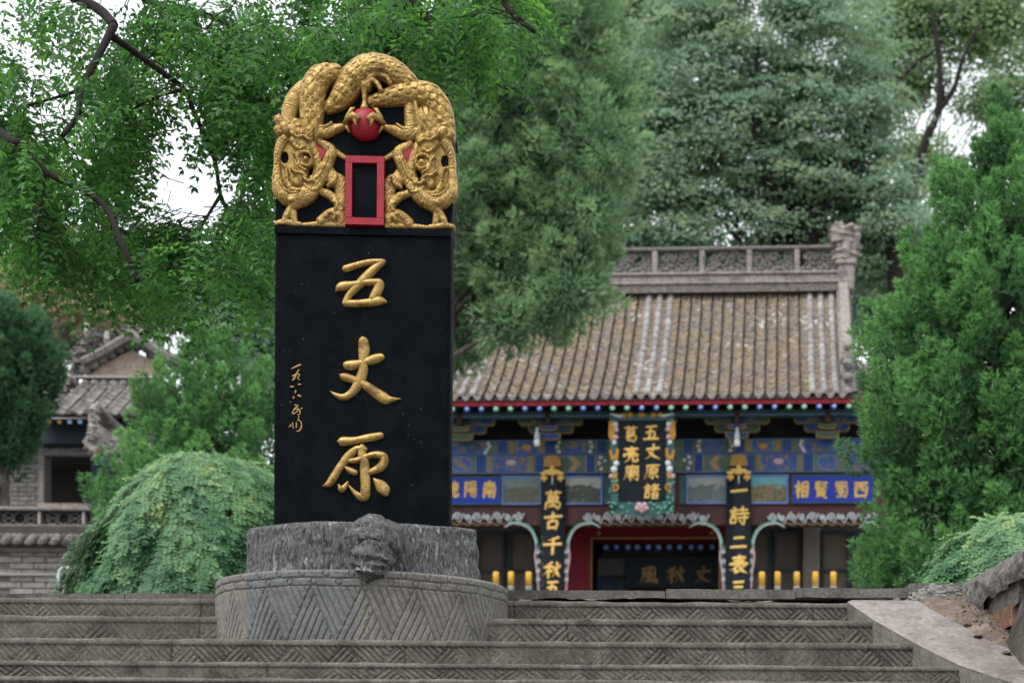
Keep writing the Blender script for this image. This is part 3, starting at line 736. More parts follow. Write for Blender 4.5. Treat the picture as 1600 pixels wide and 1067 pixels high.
# inscription
BIG = {
 '五': (500, 390, 9.7, ["390,300,110 560,240,95 760,190,90 960,182,88", "955,190,80 800,310,125 650,470,140 530,600,115 440,700,100 395,800,105", "245,650,15 320,572,135 500,540,110 700,500,90 880,495,115 900,545,140 855,650,145 800,730,120", "390,820,110 560,820,110 750,800,120 900,772,135 990,790,60"]),
 '丈': (500, 515, 8.207, ["555,150,125 565,260,140 555,420,110 550,540,122 500,680,130 420,800,100 310,870,85 200,840,50 137,797,8", "345,460,105 410,460,125 550,425,88 700,375,120 785,350,95", "252,580,10 310,610,98 420,640,95 540,690,100 680,780,120 830,880,135 920,890,70 1038,880,8"]),
 '原': (490, 660, 7.621, ["285,230,10 340,230,105 500,215,85 660,180,90 800,152,80", "615,320,60 520,312,70 420,400,100 300,560,90 200,720,88 112,768,10", "580,300,90 575,380,100 600,440,105 610,600,112 620,760,112 600,880,115 520,860,70 412,742,10", "430,460,50 520,450,70 620,410,70 740,380,80 830,400,90 838,470,98 780,540,98 680,590,70", "362,522,12 430,570,70 500,600,68", "300,740,20 340,800,80 410,715,30", "715,668,22 790,740,125 840,800,135 858,850,70"]),
 'date': (440, 560, 8.2, ["137,150,15 200,120,25 253,97,24", "230,162,18 200,215,22 170,280,28 150,292,20", "150,242,18 210,217,18 238,228,18 217,268,16 240,290,14", "130,380,24 168,378,15", "227,350,24 257,348,15", "190,432,24 185,460,15", "160,505,15 165,523,28", "226,490,28 250,500,25"]),
 'name': (440, 560, 8.2, ["185,612,20 222,630,18 165,668,15 240,665,18", "200,635,16 152,705,20 165,725,18 235,680,16 246,718,18 222,738,18", "264,656,24 280,650,8", "230,760,20 226,788,16", "110,890,24 132,868,18", "150,840,14 160,910,18", "200,840,18 198,900,20", "217,802,18 258,830,18 260,900,20 232,943,24 202,945,12"]),
}
for ch, (ox, oy, sc, strokes) in BIG.items():
    mb = MB()
    for s in strokes:
        pts = [tuple(float(q) for q in p.split(',')) for p in s.split()]
        brush(mb, [(sx(ox + x/sc, oy + y/sc), sz_(oy + y/sc), w/sc*UM*1.06) for x, y, w in pts], 0.015 if ch in '五丈原' else 0.005)
    o = mb.build('character' if ch in '五丈原' else 'inscription', M_GOLD, stele, True); o.location.y = -0.0005
# ------------------------------------------------------------------ temple hall
HA = math.atan(159.0 / F); HC = P(1007, 1090, 31.0); FLOOR = EYE + 1.33
hall = thing('temple_hall', 'wide temple hall with grey tiled roof and painted blue green beams', 'temple hall', (HC.x, HC.y, FLOOR), -HA)
_HI = (Matrix.Translation((HC.x, HC.y, FLOOR)) @ Matrix.Rotation(-HA, 4, 'Z')).inverted()
def H(px, py, yl):
    o = _HI @ Vector((0, 0, EYE)); e = _HI @ (Vector((0, 0, EYE)) + ray(px, py)); d = e - o
    t = (yl - o.y) / d.y; p = o + d * t
    return p.x, p.z
def HX(px, yl, py=780): return H(px, py, yl)[0]
def HZ(py, yl, px=1007): return H(px, py, yl)[1]

M_TILE = mat('lichen_roof_tile', [(0.12,0.105,0.097),(0.165,0.138,0.118),(0.20,0.15,0.10),(0.155,0.128,0.11),(0.215,0.19,0.176)], 0.9, scale=1.6, detail=10, pos=(0.28,0.72), fine=0.5, fscale=14, rand=0.3, bump=0.5, bscale=40, chips=((0.42,0.39,0.35),0.92,9))
M_CAP = mat('grey_roof_tile', [(0.20,0.185,0.18),(0.28,0.26,0.25),(0.15,0.14,0.135)], 0.85, scale=4, fine=0.3, fscale=22, rand=0.22, bump=0.4, bscale=40)
M_ROOFBED = mat('roof_mortar', [(0.045,0.042,0.04),(0.075,0.068,0.062)], 0.95, scale=5)
M_RIDGE = mat('weathered_ridge_brick', [(0.19,0.165,0.15),(0.26,0.225,0.21),(0.14,0.125,0.115)], 0.9, scale=4, fine=0.35, fscale=25, bump=0.5, bscale=40)
M_RIDGED = mat('dark_ridge_carving', [(0.11,0.105,0.10),(0.17,0.155,0.145)], 0.9, scale=6, fine=0.3, fscale=25)
M_RAFRED = mat('red_eave_board', [(0.26,0.012,0.02),(0.19,0.01,0.016)], 0.6, scale=6)
M_WOODK = mat('dark_timber', [(0.02,0.018,0.017),(0.032,0.028,0.026)], 0.8, scale=4, stretch=(1,1,0.2))
M_MAROON = mat('maroon_timber', [(0.085,0.030,0.030),(0.06,0.022,0.022)], 0.6, scale=5, stretch=(0.3,1,1))
M_DOORRED = mat('red_door_frame', [(0.19,0.006,0.014),(0.15,0.005,0.011)], 0.5, scale=5)
M_DOORWD = mat('brown_door_panel', [(0.085,0.07,0.058),(0.115,0.097,0.08)], 0.7, scale=5, stretch=(1,1,0.2), rand=0.12)
M_DOORFR = mat('teal_door_rail', [(0.028,0.045,0.05),(0.022,0.036,0.042)], 0.7, scale=5)
M_PILLAR = mat('grey_brown_pillar', [(0.2,0.175,0.155),(0.16,0.14,0.125)], 0.7, scale=4)
M_BLUE = mat('blue_paint', [(0.016,0.062,0.24),(0.012,0.048,0.18)], 0.55, scale=7)
M_SIGNB = mat('bright_blue_board', [(0.006,0.035,0.36),(0.006,0.03,0.30)], 0.45, scale=3)
M_GREENP = mat('green_paint', [(0.035,0.085,0.05),(0.05,0.11,0.07)], 0.6, scale=9)
M_OCHREP = mat('ochre_paint', [(0.27,0.19,0.075),(0.2,0.14,0.065)], 0.6, scale=12)
M_ORANGE = mat('orange_gilt', [(0.48,0.24,0.035),(0.36,0.17,0.025)], 0.5, scale=12)
M_WHITEP = mat('white_paint', [(0.62,0.66,0.68),(0.5,0.54,0.56)], 0.6, scale=9)
M_TEALP = mat('teal_paint', [(0.045,0.115,0.115),(0.032,0.085,0.09)], 0.6, scale=9)
M_MINT = mat('mint_paint', [(0.16,0.42,0.32),(0.10,0.32,0.24)], 0.6, scale=9)
M_PBLUE = mat('pale_blue_paint', [(0.14,0.24,0.5),(0.1,0.18,0.42)], 0.6, scale=8)
M_PINKP = mat('pink_paint', [(0.55,0.36,0.38),(0.45,0.28,0.3)], 0.6, scale=9)
M_SIGNK = mat('blue_black_board', [(0.007,0.012,0.017),(0.011,0.018,0.024)], 0.45, scale=2.5, stretch=(3,1,0.3), spec=0.15)
M_PGOLD = mat('bright_gold_paint', [(0.78,0.50,0.13),(0.66,0.41,0.10)], 0.45, scale=14, spec=0.4)
M_DGOLD = mat('dull_gold_paint', [(0.33,0.20,0.06),(0.26,0.16,0.05)], 0.5, scale=14)
M_PLAT = mat('platform_stone', [(0.2,0.19,0.18),(0.15,0.14,0.135)], 0.9, scale=3)
M_BULB = mat('white_lamp_glass', [(0.8,0.8,0.8),(0.75,0.76,0.78)], 0.25, scale=3)
M_INTW = mat('dim_plaster', [(0.10,0.095,0.09),(0.075,0.07,0.065)], 0.9, scale=2)

def painted(name, cols, scale, dark=None):
    """painted ornament: irregular coloured cells"""
    m = bpy.data.materials.new(name); m.use_nodes = True; N = m.node_tree.nodes; L = m.node_tree.links
    b = N['Principled BSDF']; b.inputs['Roughness'].default_value = 0.6
    g = N.new('ShaderNodeNewGeometry'); n0 = N.new('ShaderNodeTexNoise'); n0.inputs['Scale'].default_value = scale * 0.5
    L.new(g.outputs['Position'], n0.inputs['Vector'])
    mx = N.new('ShaderNodeMixRGB'); mx.blend_type = 'ADD'; mx.inputs[0].default_value = 0.25
    L.new(g.outputs['Position'], mx.inputs[1]); L.new(n0.outputs['Color'], mx.inputs[2])
    v = N.new('ShaderNodeTexVoronoi'); v.inputs['Scale'].default_value = scale; L.new(mx.outputs[0], v.inputs['Vector'])
    sp = N.new('ShaderNodeSeparateColor'); L.new(v.outputs['Color'], sp.inputs[0])
    cr = N.new('ShaderNodeValToRGB'); cr.color_ramp.interpolation = 'CONSTANT'; e = cr.color_ramp.elements
    for i, c in enumerate(cols):
        p = i / len(cols)
        if i < 2: e[i].position = p; e[i].color = rgb(c)
        else: q = e.new(p); q.color = rgb(c)
    L.new(sp.outputs[0], cr.inputs[0]); L.new(cr.outputs[0], b.inputs['Base Color'])
    return m
M_FLOR = painted('painted_flowers', [(0.016,0.07,0.34),(0.06,0.11,0.09),(0.016,0.08,0.38),(0.2,0.15,0.1),(0.07,0.09,0.18),(0.12,0.14,0.10)], 13)
M_BEAMP = painted('painted_beam_ground', [(0.075,0.13,0.08),(0.09,0.14,0.09),(0.06,0.10,0.075),(0.13,0.135,0.075)], 16)
M_BLUEP = painted('painted_blue_panel', [(0.014,0.06,0.27),(0.016,0.065,0.28),(0.03,0.085,0.22),(0.22,0.13,0.07),(0.014,0.055,0.25),(0.085,0.13,0.13)], 20)
def landscape(name, skyc, cols, sc):
    m = bpy.data.materials.new(name); m.use_nodes = True; N = m.node_tree.nodes; L = m.node_tree.links
    b = N['Principled BSDF']; b.inputs['Roughness'].default_value = 0.5
    tc = N.new('ShaderNodeTexCoord'); sp = N.new('ShaderNodeSeparateXYZ'); L.new(tc.outputs['Generated'], sp.inputs[0])
    mp = N.new('ShaderNodeMapping'); mp.inputs['Scale'].default_value = (1.3, 1, 1); L.new(tc.outputs['Generated'], mp.inputs[0])
    nz = N.new('ShaderNodeTexNoise'); nz.inputs['Scale'].default_value = sc; nz.inputs['Detail'].default_value = 8; L.new(mp.outputs[0], nz.inputs['Vector'])
    cr = N.new('ShaderNodeValToRGB'); e = cr.color_ramp.elements
    for i, c in enumerate(cols):
        p = 0.32 + 0.36 * i / (len(cols) - 1)
        if i < 2: e[i].position = p; e[i].color = rgb(c)
        else: q = e.new(p); q.color = rgb(c)
    L.new(nz.outputs['Fac'], cr.inputs[0])
    n2 = N.new('ShaderNodeTexNoise'); n2.inputs['Scale'].default_value = sc * 0.55; L.new(mp.outputs[0], n2.inputs['Vector'])
    ad = N.new('ShaderNodeMath'); ad.operation = 'MULTIPLY_ADD'; ad.inputs[1].default_value = 1.1; L.new(n2.outputs['Fac'], ad.inputs[0]); L.new(sp.outputs[2], ad.inputs[2])
    st = N.new('ShaderNodeMapRange'); st.inputs[1].default_value = 1.16; st.inputs[2].default_value = 1.28; L.new(ad.outputs[0], st.inputs[0])
    mx = N.new('ShaderNodeMixRGB'); mx.inputs[2].default_value = rgb(skyc); L.new(st.outputs[0], mx.inputs[0]); L.new(cr.outputs[0], mx.inputs[1])
    L.new(mx.outputs[0], b.inputs['Base Color']); return m

# ---- platform, interior shell
MB().bbox(-5.6, 5.6, -1.6, 7.2, TOPZ - FLOOR - 0.05, 0.0, 0.02).build('platform', M_PLAT, hall)
YB = 1.7           # wall with the doors
# ---- roof geometry
YE, YR = -1.35, 1.95
ZE = HZ(619, YE); ZR = HZ(456, YR)
def rz(t): return ZE + (ZR - ZE) * (0.72 * t + 0.28 * t * t)
def rslope(t): return math.atan((ZR - ZE) * (0.72 + 0.56 * t) / (YR - YE))
GXW = HX(1322, 0.6, 520)      # gable line
def ry(t): return YE + (YR - YE) * t
# bed under the tiles, front and back slopes
nT = 16; mb = MB()
for side in (0, 1):
    v = []; 
    for i in range(nT + 1):
        t = i / nT; y = ry(t) if side == 0 else 2*YR - ry(t)
        hw = GXW + 0.16
        v += [(-hw, y, rz(t) - 0.035), (hw, y, rz(t) - 0.035), (-hw, y, rz(t) - 0.06), (hw, y, rz(t) - 0.06)]
    f = []
    for i in range(nT):
        a = i*4
        f += [(a, a+1, a+5, a+4), (a+2, a+6, a+7, a+3)]
    f += [(0, 2, 3, 1)]
    mb.add(v, f)
mb.build('roof_bed', M_ROOFBED, hall)
# pan tiles
SP = HX(1063.2, YE, 615) - HX(1044.8, YE, 615)
NC = int(GXW / SP) * 2 + 1; XC = HX(1020, YE, 615)
XC = XC - round(XC / SP) * SP
slope_len = math.hypot(YR - YE, ZR - ZE) * 1.02; EXPO = 0.105; NRW = int(slope_len / EXPO)
def pan(w, sag, L, th, n=6):
    v = []; f = []
    for (y, dz) in ((0, 0), (L, 0)):
        for i in range(n + 1):
            a = -1 + 2*i/n; v.append((a*w/2, y, sag*a*a))
    for i in range(n + 1):
        a = -1 + 2*i/n; v.append((a*w/2, 0, sag*a*a - th))
    for i in range(n):
        f.append((i, i+1, n+1+i+1, n+1+i)); f.append((2*(n+1)+i, 2*(n+1)+i+1, i+1, i))
    return v, f
pv, pf = pan(SP*0.81, 0.045, 0.17, 0.022)
pan_me = MB().add(pv, pf).mesh('roof_tile', M_TILE, False)
rest = MB(); cnt = 0
cols = [XC + (i - NC//2) * SP for i in range(NC)]
cols = [x for x in cols if abs(x) < GXW - 0.10]
for r in range(NRW):
    t = (r + 0.0) * EXPO / slope_len
    for x in cols:
        th = rslope(t) - 0.10; jx = random.uniform(-1, 1) * 0.008; jr = random.uniform(-1, 1) * 0.02; jz = random.uniform(-1, 1) * 0.006
        loc = Vector((x + jx, ry(t) - (0.02 if r == 0 else 0), rz(t) + 0.004 + jz)); mr = Matrix.Rotation(th + jr, 4, 'X') @ Matrix.Rotation(jr*1.5, 4, 'Z')
        if cnt < 300 and r < 8:
            link('roof_tile', pan_me, hall, loc, mr.to_euler()); cnt += 1
        else:
            rest.add([loc + mr @ Vector(q) for q in pv], pf)
stuff(rest.build('roof_tiles', M_TILE, hall))
# round cap tiles: three rows at each side and three in the middle
def halftube(r, L, n=8):
    v = []; f = []
    for (y, k) in ((0, 1.06), (0.03, 1.06), (0.031, 0.96), (L, 0.94)):
        for i in range(n + 1):
            a = math.pi * i / n; v.append((r*k*math.cos(a), y, r*k*math.sin(a) - 0.01))
    for j in range(3):
        for i in range(n): f.append((j*(n+1)+i+1, j*(n+1)+i, (j+1)*(n+1)+i, (j+1)*(n+1)+i+1))
    f.append(tuple(range(n + 1)))
    return v, f
cv, cf = halftube(SP*0.30, 0.30)
cap_me = MB().add(cv, cf).mesh('cap_tile', M_CAP, True)
edges = [x + SP/2 for x in cols]
mid = min(range(len(edges)), key=lambda i: abs(edges[i] - HX(1020, YE, 615)))
rows = edges[:3] + [edges[0] - SP] + edges[-4:] + edges[mid-1:mid+2]
for x in rows:
    s = 0.0; k = 0
    while s < slope_len - 0.2:
        t = s / slope_len
        link('cap_tile', cap_me, hall, (x + random.uniform(-.006, .006), ry(t) - (0.03 if k == 0 else 0), rz(t) + 0.035), (rslope(t) - 0.02, 0, random.uniform(-.02, .02)))
        s += 0.265; k += 1
# drip lips at the eave
dv = []; n = 6
lip = MB(); pts = [(SP*0.40*(-1+2*i/n), 0.042*(-1+2*i/n)**2) for i in range(n+1)]
poly = [(x, z - 0.055*(1-(x/(SP*0.40))**2) - 0.006) for x, z in pts] + [(x, z + 0.006) for x, z in pts[::-1]]
lip.prism(poly, -0.014, 0.0); lip_me = lip.mesh('drip_tile', M_CAP, False)
for x in cols: link('drip_tile', lip_me, hall, (x, YE - 0.024, ZE + 0.0 + random.uniform(-.004, .004)), (0.15, random.uniform(-.03, .03), 0))
# side skirts of the roof, beyond the gables
XS = GXW + 1.15
for s in (-1, 1):
    mb = MB(); zt = rz(0.33)
    a = [(s*(GXW-0.05), YE+0.02, ZE-0.04), (s*XS, YE+0.02, ZE+0.02), (s*XS, 2*YR-YE, ZE+0.02), (s*(GXW-0.05), 2*YR-YE, ZE-0.04), (s*(GXW-0.05), ry(0.33), zt-0.06), (s*(GXW-0.05), 2*YR-ry(0.33), zt-0.06)]
    mb.add(a, [(0,1,4), (1,2,5,4), (2,3,5), (0,3,2,1)]); mb.build('side_skirt', M_TILE, hall)
    mb = MB()
    for k in range(5):
        x = s*(GXW + 0.2 + 0.2*k); tt = 0.33*(1 - (abs(x)-GXW)/(XS-GXW))
        mb.tube([(x, YE, ZE+0.03), (x, ry(tt), rz(tt)+0.02)], 0.06, 8)
    mb.build('skirt_cap_tiles', M_CAP, hall, True)
    mb = MB(); mb.tube([(s*GXW, ry(0.33), zt+0.1), (s*(XS-0.3), YE+0.3, ZE+0.22), (s*XS, YE-0.05, ZE+0.3)], [0.13, 0.12, 0.09], 8); mb.build('hip_ridge', M_RIDGE, hall)
    # gable wall
    poly = [(ry(0.3), rz(0.3)-0.1), (2*YR-ry(0.3), rz(0.3)-0.1), (YR, ZR-0.1)]
    mb = MB(); xg = s*(GXW - 0.12); mb.add([(xg, y, z) for y, z in poly] + [(xg-s*0.1, y, z) for y, z in poly], [(0,1,2),(5,4,3),(0,3,4,1),(1,4,5,2),(2,5,3,0)]); mb.build('gable', M_RIDGE, hall)
# descending ridges beside the gables, with a carved figure at the foot
ch_me = None
for s in (-1, 1):
    x = s * (GXW - 0.02); mb = MB(); v = []; n = 14
    for i in range(n + 1):
        t = 0.07 + 0.93 * i / n; y, z = ry(t), rz(t)
        v += [(x-0.13, y, z-0.02), (x-0.13, y, z+0.20), (x-0.09, y, z+0.22), (x-0.09, y, z+0.34), (x+0.09, y, z+0.34), (x+0.09, y, z+0.22), (x+0.13, y, z+0.20), (x+0.13, y, z-0.02)]
    f = [(0,1,2,3,4,5,6,7), tuple(range(n*8+7, n*8-1, -1))]
    for i in range(n):
        for j in range(7): f.append((i*8+j, (i+1)*8+j, (i+1)*8+j+1, i*8+j+1))
    mb.add(v, f).build('verge_ridge', M_RIDGE, hall)
    mb = MB(); y0 = ry(0.03)
    for (k, (w, hgt, zz)) in enumerate([(0.30, 0.16, 0.0), (0.24, 0.20, 0.15), (0.30, 0.10, 0.33), (0.22, 0.24, 0.42), (0.28, 0.08, 0.64), (0.2, 0.2, 0.71)]):
        mb.bbox(x-w/2, x+w/2, y0-0.02+0.035*k, y0+0.3+0.06*k, rz(0.03)+zz, rz(0.03)+zz+hgt, 0.02)
    for (dz, rr) in ((0.27, 0.075), (0.53, 0.085), (0.83, 0.07)):
        mb.blob((x-0.02, y0-0.03, rz(0.03)+dz), (rr*1.3, 0.09, rr), int(dz*100), 0.12)
    mb.build('verge_ornament', M_CAP, hall)
# main ridge
XR = GXW + 0.02
zr0 = ZR - 0.08; zB = HZ(431, YR); zT = HZ(389, YR)
MB().bbox(-XR, XR, YR-0.30, YR+0.30, zr0, HZ(455, YR-0.3), 0.03).build('ridge_base', M_RIDGE, hall)
za = HZ(455, YR-0.3); hB = zB - za
MB().bbox(-XR, XR, YR-0.20, YR+0.20, za+0.002, za + hB*0.36, 0.015).build('ridge_course', M_RIDGE, hall)
MB().bbox(-XR, XR, YR-0.25, YR+0.25, za + hB*0.36+0.002, za + hB*0.50, 0.02).build('ridge_course', M_RIDGE, hall)
MB().bbox(-XR, XR, YR-0.19, YR+0.19, za + hB*0.50+0.002, za + hB*0.84, 0.015).build('ridge_course', M_RIDGE, hall)
MB().bbox(-XR, XR, YR-0.23, YR+0.23, za + hB*0.84+0.002, zB, 0.02).build('ridge_course', M_RIDGE, hall)
mb = MB()       # row of small arched tile ends under the ridge
for k in range(int(2*XR/0.2)):
    x = -XR + 0.1 + k*0.2
    mb.tube([(x-0.08, YR-0.33, zr0+0.03), (x-0.05, YR-0.33, zr0+0.075), (x, YR-0.33, zr0+0.09), (x+0.05, YR-0.33, zr0+0.075), (x+0.08, YR-0.33, zr0+0.03)], 0.018, 5)
mb.build('ridge_tile_edge', M_RIDGED, hall)
MB().bbox(-XR, XR, YR-0.10, YR+0.10, zT-0.07, zT, 0.02).build('ridge_top_rail', M_RIDGED, hall)
npan = 8; pw = 2*XR/npan; ph = zT - 0.07 - zB
for k in range(npan + 1):
    x = -XR + k*pw; MB().bbox(x-0.055, x+0.055, YR-0.09, YR+0.09, zB+0.002, zT-0.072, 0.01).build('ridge_post', M_RIDGE, hall)
def scrollwork(w, h, seed):
    rg = random.Random(seed); mb = MB()
    for k in range(38):
        cx = rg.uniform(-w/2+0.06, w/2-0.06); cz = rg.uniform(0.05, h-0.05); r = rg.uniform(0.05, 0.11); a0 = rg.uniform(0, 6.28); sg = rg.choice((-1, 1)); y = rg.uniform(-0.03, 0.03)
        path = []
        for i in range(14):
            a = a0 + sg*i*0.5; rr = r*(0.35+0.65*i/13)
            path.append((min(max(cx+rr*math.cos(a), -w/2+0.01), w/2-0.01), y+0.01*math.sin(i), min(max(cz+rr*math.sin(a), 0.015), h-0.01)))
        mb.tube(path, 0.023, 5)
    for k in range(7):
        cx = -w/2 + w*(k+0.5)/7; mb.blob((cx, -0.05, 0.07+0.03*math.sin(k*2.1)), (0.065, 0.05, 0.055), seed+k, 0.2, 10, 7)
    return mb
sm_ = [scrollwork(pw-0.11, ph, 3+i).mesh('ridge_openwork', M_RIDGED) for i in range(3)]
for k in range(npan): link('ridge_openwork', sm_[(k*2) % 3], hall, (-XR + (k+0.5)*pw, YR, zB))
for s in (-1, 1):      # worn beast at each ridge end
    mb = MB(); x = s*(XR+0.02)
    mb.bbox(x-0.17, x+0.17, YR-0.25, YR+0.25, zr0, zB+0.1, 0.03); mb.bbox(x-0.22, x+0.22, YR-0.27, YR+0.27, zB+0.1, zB+0.2, 0.03)
    mb.blob((x, YR-0.02, zB+0.42), (0.27, 0.22, 0.27), 4, 0.22, 18, 12, 3); mb.blob((x-s*0.03, YR-0.05, zT+0.18), (0.30, 0.2, 0.24), 9, 0.3, 18, 12, 3); mb.blob((x+s*0.14, YR, zT-0.02), (0.22, 0.16, 0.10), 5, 0.2); mb.blob((x-s*0.15, YR-0.06, zT+0.3), (0.14, 0.12, 0.18), 12, 0.25)
    mb.build('ridge_beast', M_RIDGE, hall)
# ---- eave: red board, rafters, soffit
zr1 = HZ(621.5, YE+0.03); zr2 = HZ(632, YE+0.03)
MB().box(-XS+0.05, XS-0.05, YE+0.03, YE+0.07, zr2, zr1).build('eave_board', M_RAFRED, hall)
xk0 = HX(706.5, YE+0.06, 637); dxk = HX(729.1, YE+0.06, 637) - xk0; zk = HZ(637, YE+0.06)
def raf(mc): 
    return MB().tube([(0, 0, 0), (0, 2.2, 0.75)], 0.060, 12).mesh('rafter', mc)
M_RBLUE = mat('rafter_blue', [(0.012,0.045,0.36),(0.01,0.04,0.3)], 0.45, scale=6); M_RGREEN = mat('rafter_green', [(0.02,0.16,0.10),(0.016,0.13,0.085)], 0.45, scale=6)
M_RBL2 = mat('rafter_pale_blue', [(0.34,0.48,0.78),(0.3,0.44,0.74)], 0.45, scale=6); M_RGR2 = mat('rafter_pale_green', [(0.42,0.72,0.55),(0.38,0.66,0.5)], 0.45, scale=6)
rb, rg_ = raf(M_RBLUE), raf(M_RGREEN)
def disc(m, r): return MB().lathe([(r*1.0, 0), (r*0.95, 0.006), (r*0.6, 0.014)], sides=14, axis='y').mesh('rafter_end', m, False)
db_, dg_ = disc(M_RBL2, 0.040), disc(M_RGR2, 0.043); dwh = disc(M_WHITEP, 0.021)
k = -12
while True:
    x = xk0 + k*dxk
    if x > XS - 0.15: break
    if x > -XS + 0.15:
        green = ((k + 1)//2) % 2 == 0
        o = link('rafter', rg_ if green else rb, hall, (x, YE+0.06, zk))
        e = link('rafter_end', dg_ if green else db_, o, (0.008, -0.001, 0.010)); link('rafter_spot', dwh, o, (0.012, -0.015, 0.016))
    k += 1
mb = MB(); mb.add([(-XS+0.1, YE+0.08, ZE-0.06), (XS-0.1, YE+0.08, ZE-0.06), (XS-0.1, 0.9, ZE+0.62), (-XS+0.1, 0.9, ZE+0.62)], [(0,3,2,1)]); mb.build('soffit', M_WOODK, hall)
YP = -0.75
MB().box(-5.0, 5.0, YP-0.09, YP+0.09, HZ(652, YP), HZ(643, YP)).build('eave_purlin', M_GREENP, hall)
MB().box(-5.0, 5.0, YP-0.095, YP-0.091, HZ(651.5, YP), HZ(649.5, YP)).build('purlin_stripe', M_PBLUE, hall)
# dark sheet behind the bracket sets: under-eave shadow put into its colour
MB().box(-5.0, 5.0, 0.16, 0.22, HZ(690, 0.2), HZ(655, 0.2)+0.55).build('eave_shadow_sheet', M_WOODK, hall)
# ---- bracket sets
def tier(x0, x1, z0, z1, c):     # board with stepped lower corners
    return [(x0+c, z0), (x1-c, z0), (x1, z0+c), (x1, z1), (x0, z1), (x0, z0+c)]
BW = 0.0125
for (px, a, b) in ((725, M_BLUE, M_GREENP), (861, M_GREENP, M_BLUE), (1007, M_BLUE, M_GREENP), (1152, M_GREENP, M_BLUE), (1292, M_BLUE, M_GREENP), (1420, M_GREENP, M_BLUE)):
    xc = HX(px, -0.4, 665)
    bs = MB().box(xc-0.10, xc+0.10, -0.62, 0.14, HZ(687, -0.4), HZ(650, -0.4)).build('bracket_set', b, hall)
    for (w0, y0, pa, pb, m) in ((0.62, -0.52, 663, 650, a), (0.43, -0.40, 676, 663.5, a), (0.22, -0.66, 686, 676, b), (0.17, -0.74, 672, 664, b)):
        z0, z1 = HZ(pa, y0), HZ(pb, y0)
        MB().prism(tier(xc-w0, xc+w0, z0, z1, 0.05), y0-0.02, y0+0.10).build('bracket_arm', M_OCHREP, bs)
        MB().prism(tier(xc-w0+0.022, xc+w0-0.022, z0+0.022, z1-0.02, 0.045), y0-0.03, y0+0.0).build('bracket_paint', m, bs)
        if w0 > 0.4:
            MB().prism(tier(xc-w0*0.62, xc-w0*0.2, z0+0.04, z1-0.035, 0.03), y0-0.036, y0-0.025).build('bracket_paint', M_FLOR, bs)
            MB().prism(tier(xc+w0*0.2, xc+w0*0.62, z0+0.04, z1-0.035, 0.03), y0-0.036, y0-0.025).build('bracket_paint', M_FLOR, bs)
    MB().bbox(xc-0.045, xc+0.045, -0.86, -0.5, HZ(664, -0.7), HZ(645, -0.7), 0.01).build('bracket_arm', M_MAROON, bs)
# ---- painted beams
YF = -0.14
XW = 4.95
ub = (HZ(708, YF), HZ(686.5, YF)); lb = (HZ(738.5, YF), HZ(709.3, YF))
beam_u = MB().box(-XW, XW, YF, YF+0.3, *ub).build('upper_beam', M_BEAMP, hall); beam_l = MB().box(-XW, XW, YF, YF+0.3, *lb).build('lower_beam', M_BEAMP, hall)
for (z, par) in ((ub[1], beam_u), (ub[0], beam_u), (lb[1], beam_l), (lb[0], beam_l)):
    zz = z - 0.014 if par is beam_u and z == ub[1] or par is beam_l and z == lb[1] else z
    MB().box(-XW, XW, YF-0.014, YF-0.001, zz, zz+0.012).build('painted_edge', M_PBLUE, par)
def panel(par, px0, px1, py0, py1, m, y=0.0, shape=None):
    for mirror in (0, 1):
        a, b = (px0, px1) if not mirror else (2014.0 - px1, 2014.0 - px0)
        x0, x1 = HX(a, YF), HX(b, YF); z0, z1 = HZ(py1, YF), HZ(py0, YF)
        mb = MB()
        if shape == 'oval': mb.prism([((x0+x1)/2 + (x1-x0)/2*math.cos(t*math.pi/8), (z0+z1)/2 + (z1-z0)/2*math.sin(t*math.pi/8)) for t in range(16)], YF-0.010-y, YF-0.002)
        elif shape == 'chev':
            s = -1 if mirror else 1; xa, xb = (x0, x1) if not mirror else (x1, x0); w = (xb-xa)*0.5; zm = (z0+z1)/2
            p = [(xa, z0), (xa+w, z0), (xb, zm), (xa+w, z1), (xa, z1), (xb-w, zm)]
            mb.prism(p if s > 0 else p[::-1], YF-0.010-y, YF-0.002)
        else: mb.box(x0, x1, YF-0.010-y, YF-0.002, z0, z1)
        mb.build('painted_panel', m, par)
U0, U1 = 688.5, 706.5; L0, L1 = 711, 736.5
for a, b, m, y in ((694,758,M_FLOR,0),(778,792,M_BLUE,0),(776.5,777.6,M_OCHREP,0),(792.4,793.4,M_OCHREP,0),(795,803,M_OCHREP,0),(806,840,M_MINT,-0.003),(807,839,M_BLUEP,0.002),(842,850,M_OCHREP,0),(852,865,M_BLUE,0),(933,946,M_BLUE,0),(931,932,M_OCHREP,0),(640,660,M_BLUE,0),(664,690,M_FLOR,0)):
    panel(beam_u, a, b, U0, U1, m, y)
panel(beam_u, 881, 919, U0-0.5, U1+0.5, M_FLOR, 0.003, 'oval'); panel(beam_u, 815, 829, 693, 703, M_ORANGE, 0.006, 'oval')
for a, b, m, y in ((744,759,M_BLUE,0),(742.6,743.6,M_MINT,0),(759.5,760.5,M_MINT,0),(761.5,767,M_OCHREP,0),(768.5,825,M_MINT,-0.003),(769.5,824,M_BLUEP,0.002),(826.5,832,M_OCHREP,0),(836,848,M_BLUE,0),(849,850,M_MINT,0),(916,929,M_BLUE,0),(914.6,915.6,M_PINKP,0),(929.6,930.6,M_PINKP,0),(640,690,M_BLUEP,0)):
    panel(beam_l, a, b, L0, L1, m, y)
panel(beam_l, 704, 738, L0, L1, M_PBLUE, 0.002, 'oval'); panel(beam_l, 706, 736, L0+2, L1-2, M_FLOR, 0.006, 'oval')
panel(beam_l, 885, 908, L0, L1, M_PBLUE, 0.002, 'chev'); panel(beam_l, 889, 905, L0+2, L1-2, M_ORANGE, 0.006, 'chev'); panel(beam_l, 790, 806, 717, 726, M_PINKP, 0.006, 'oval')
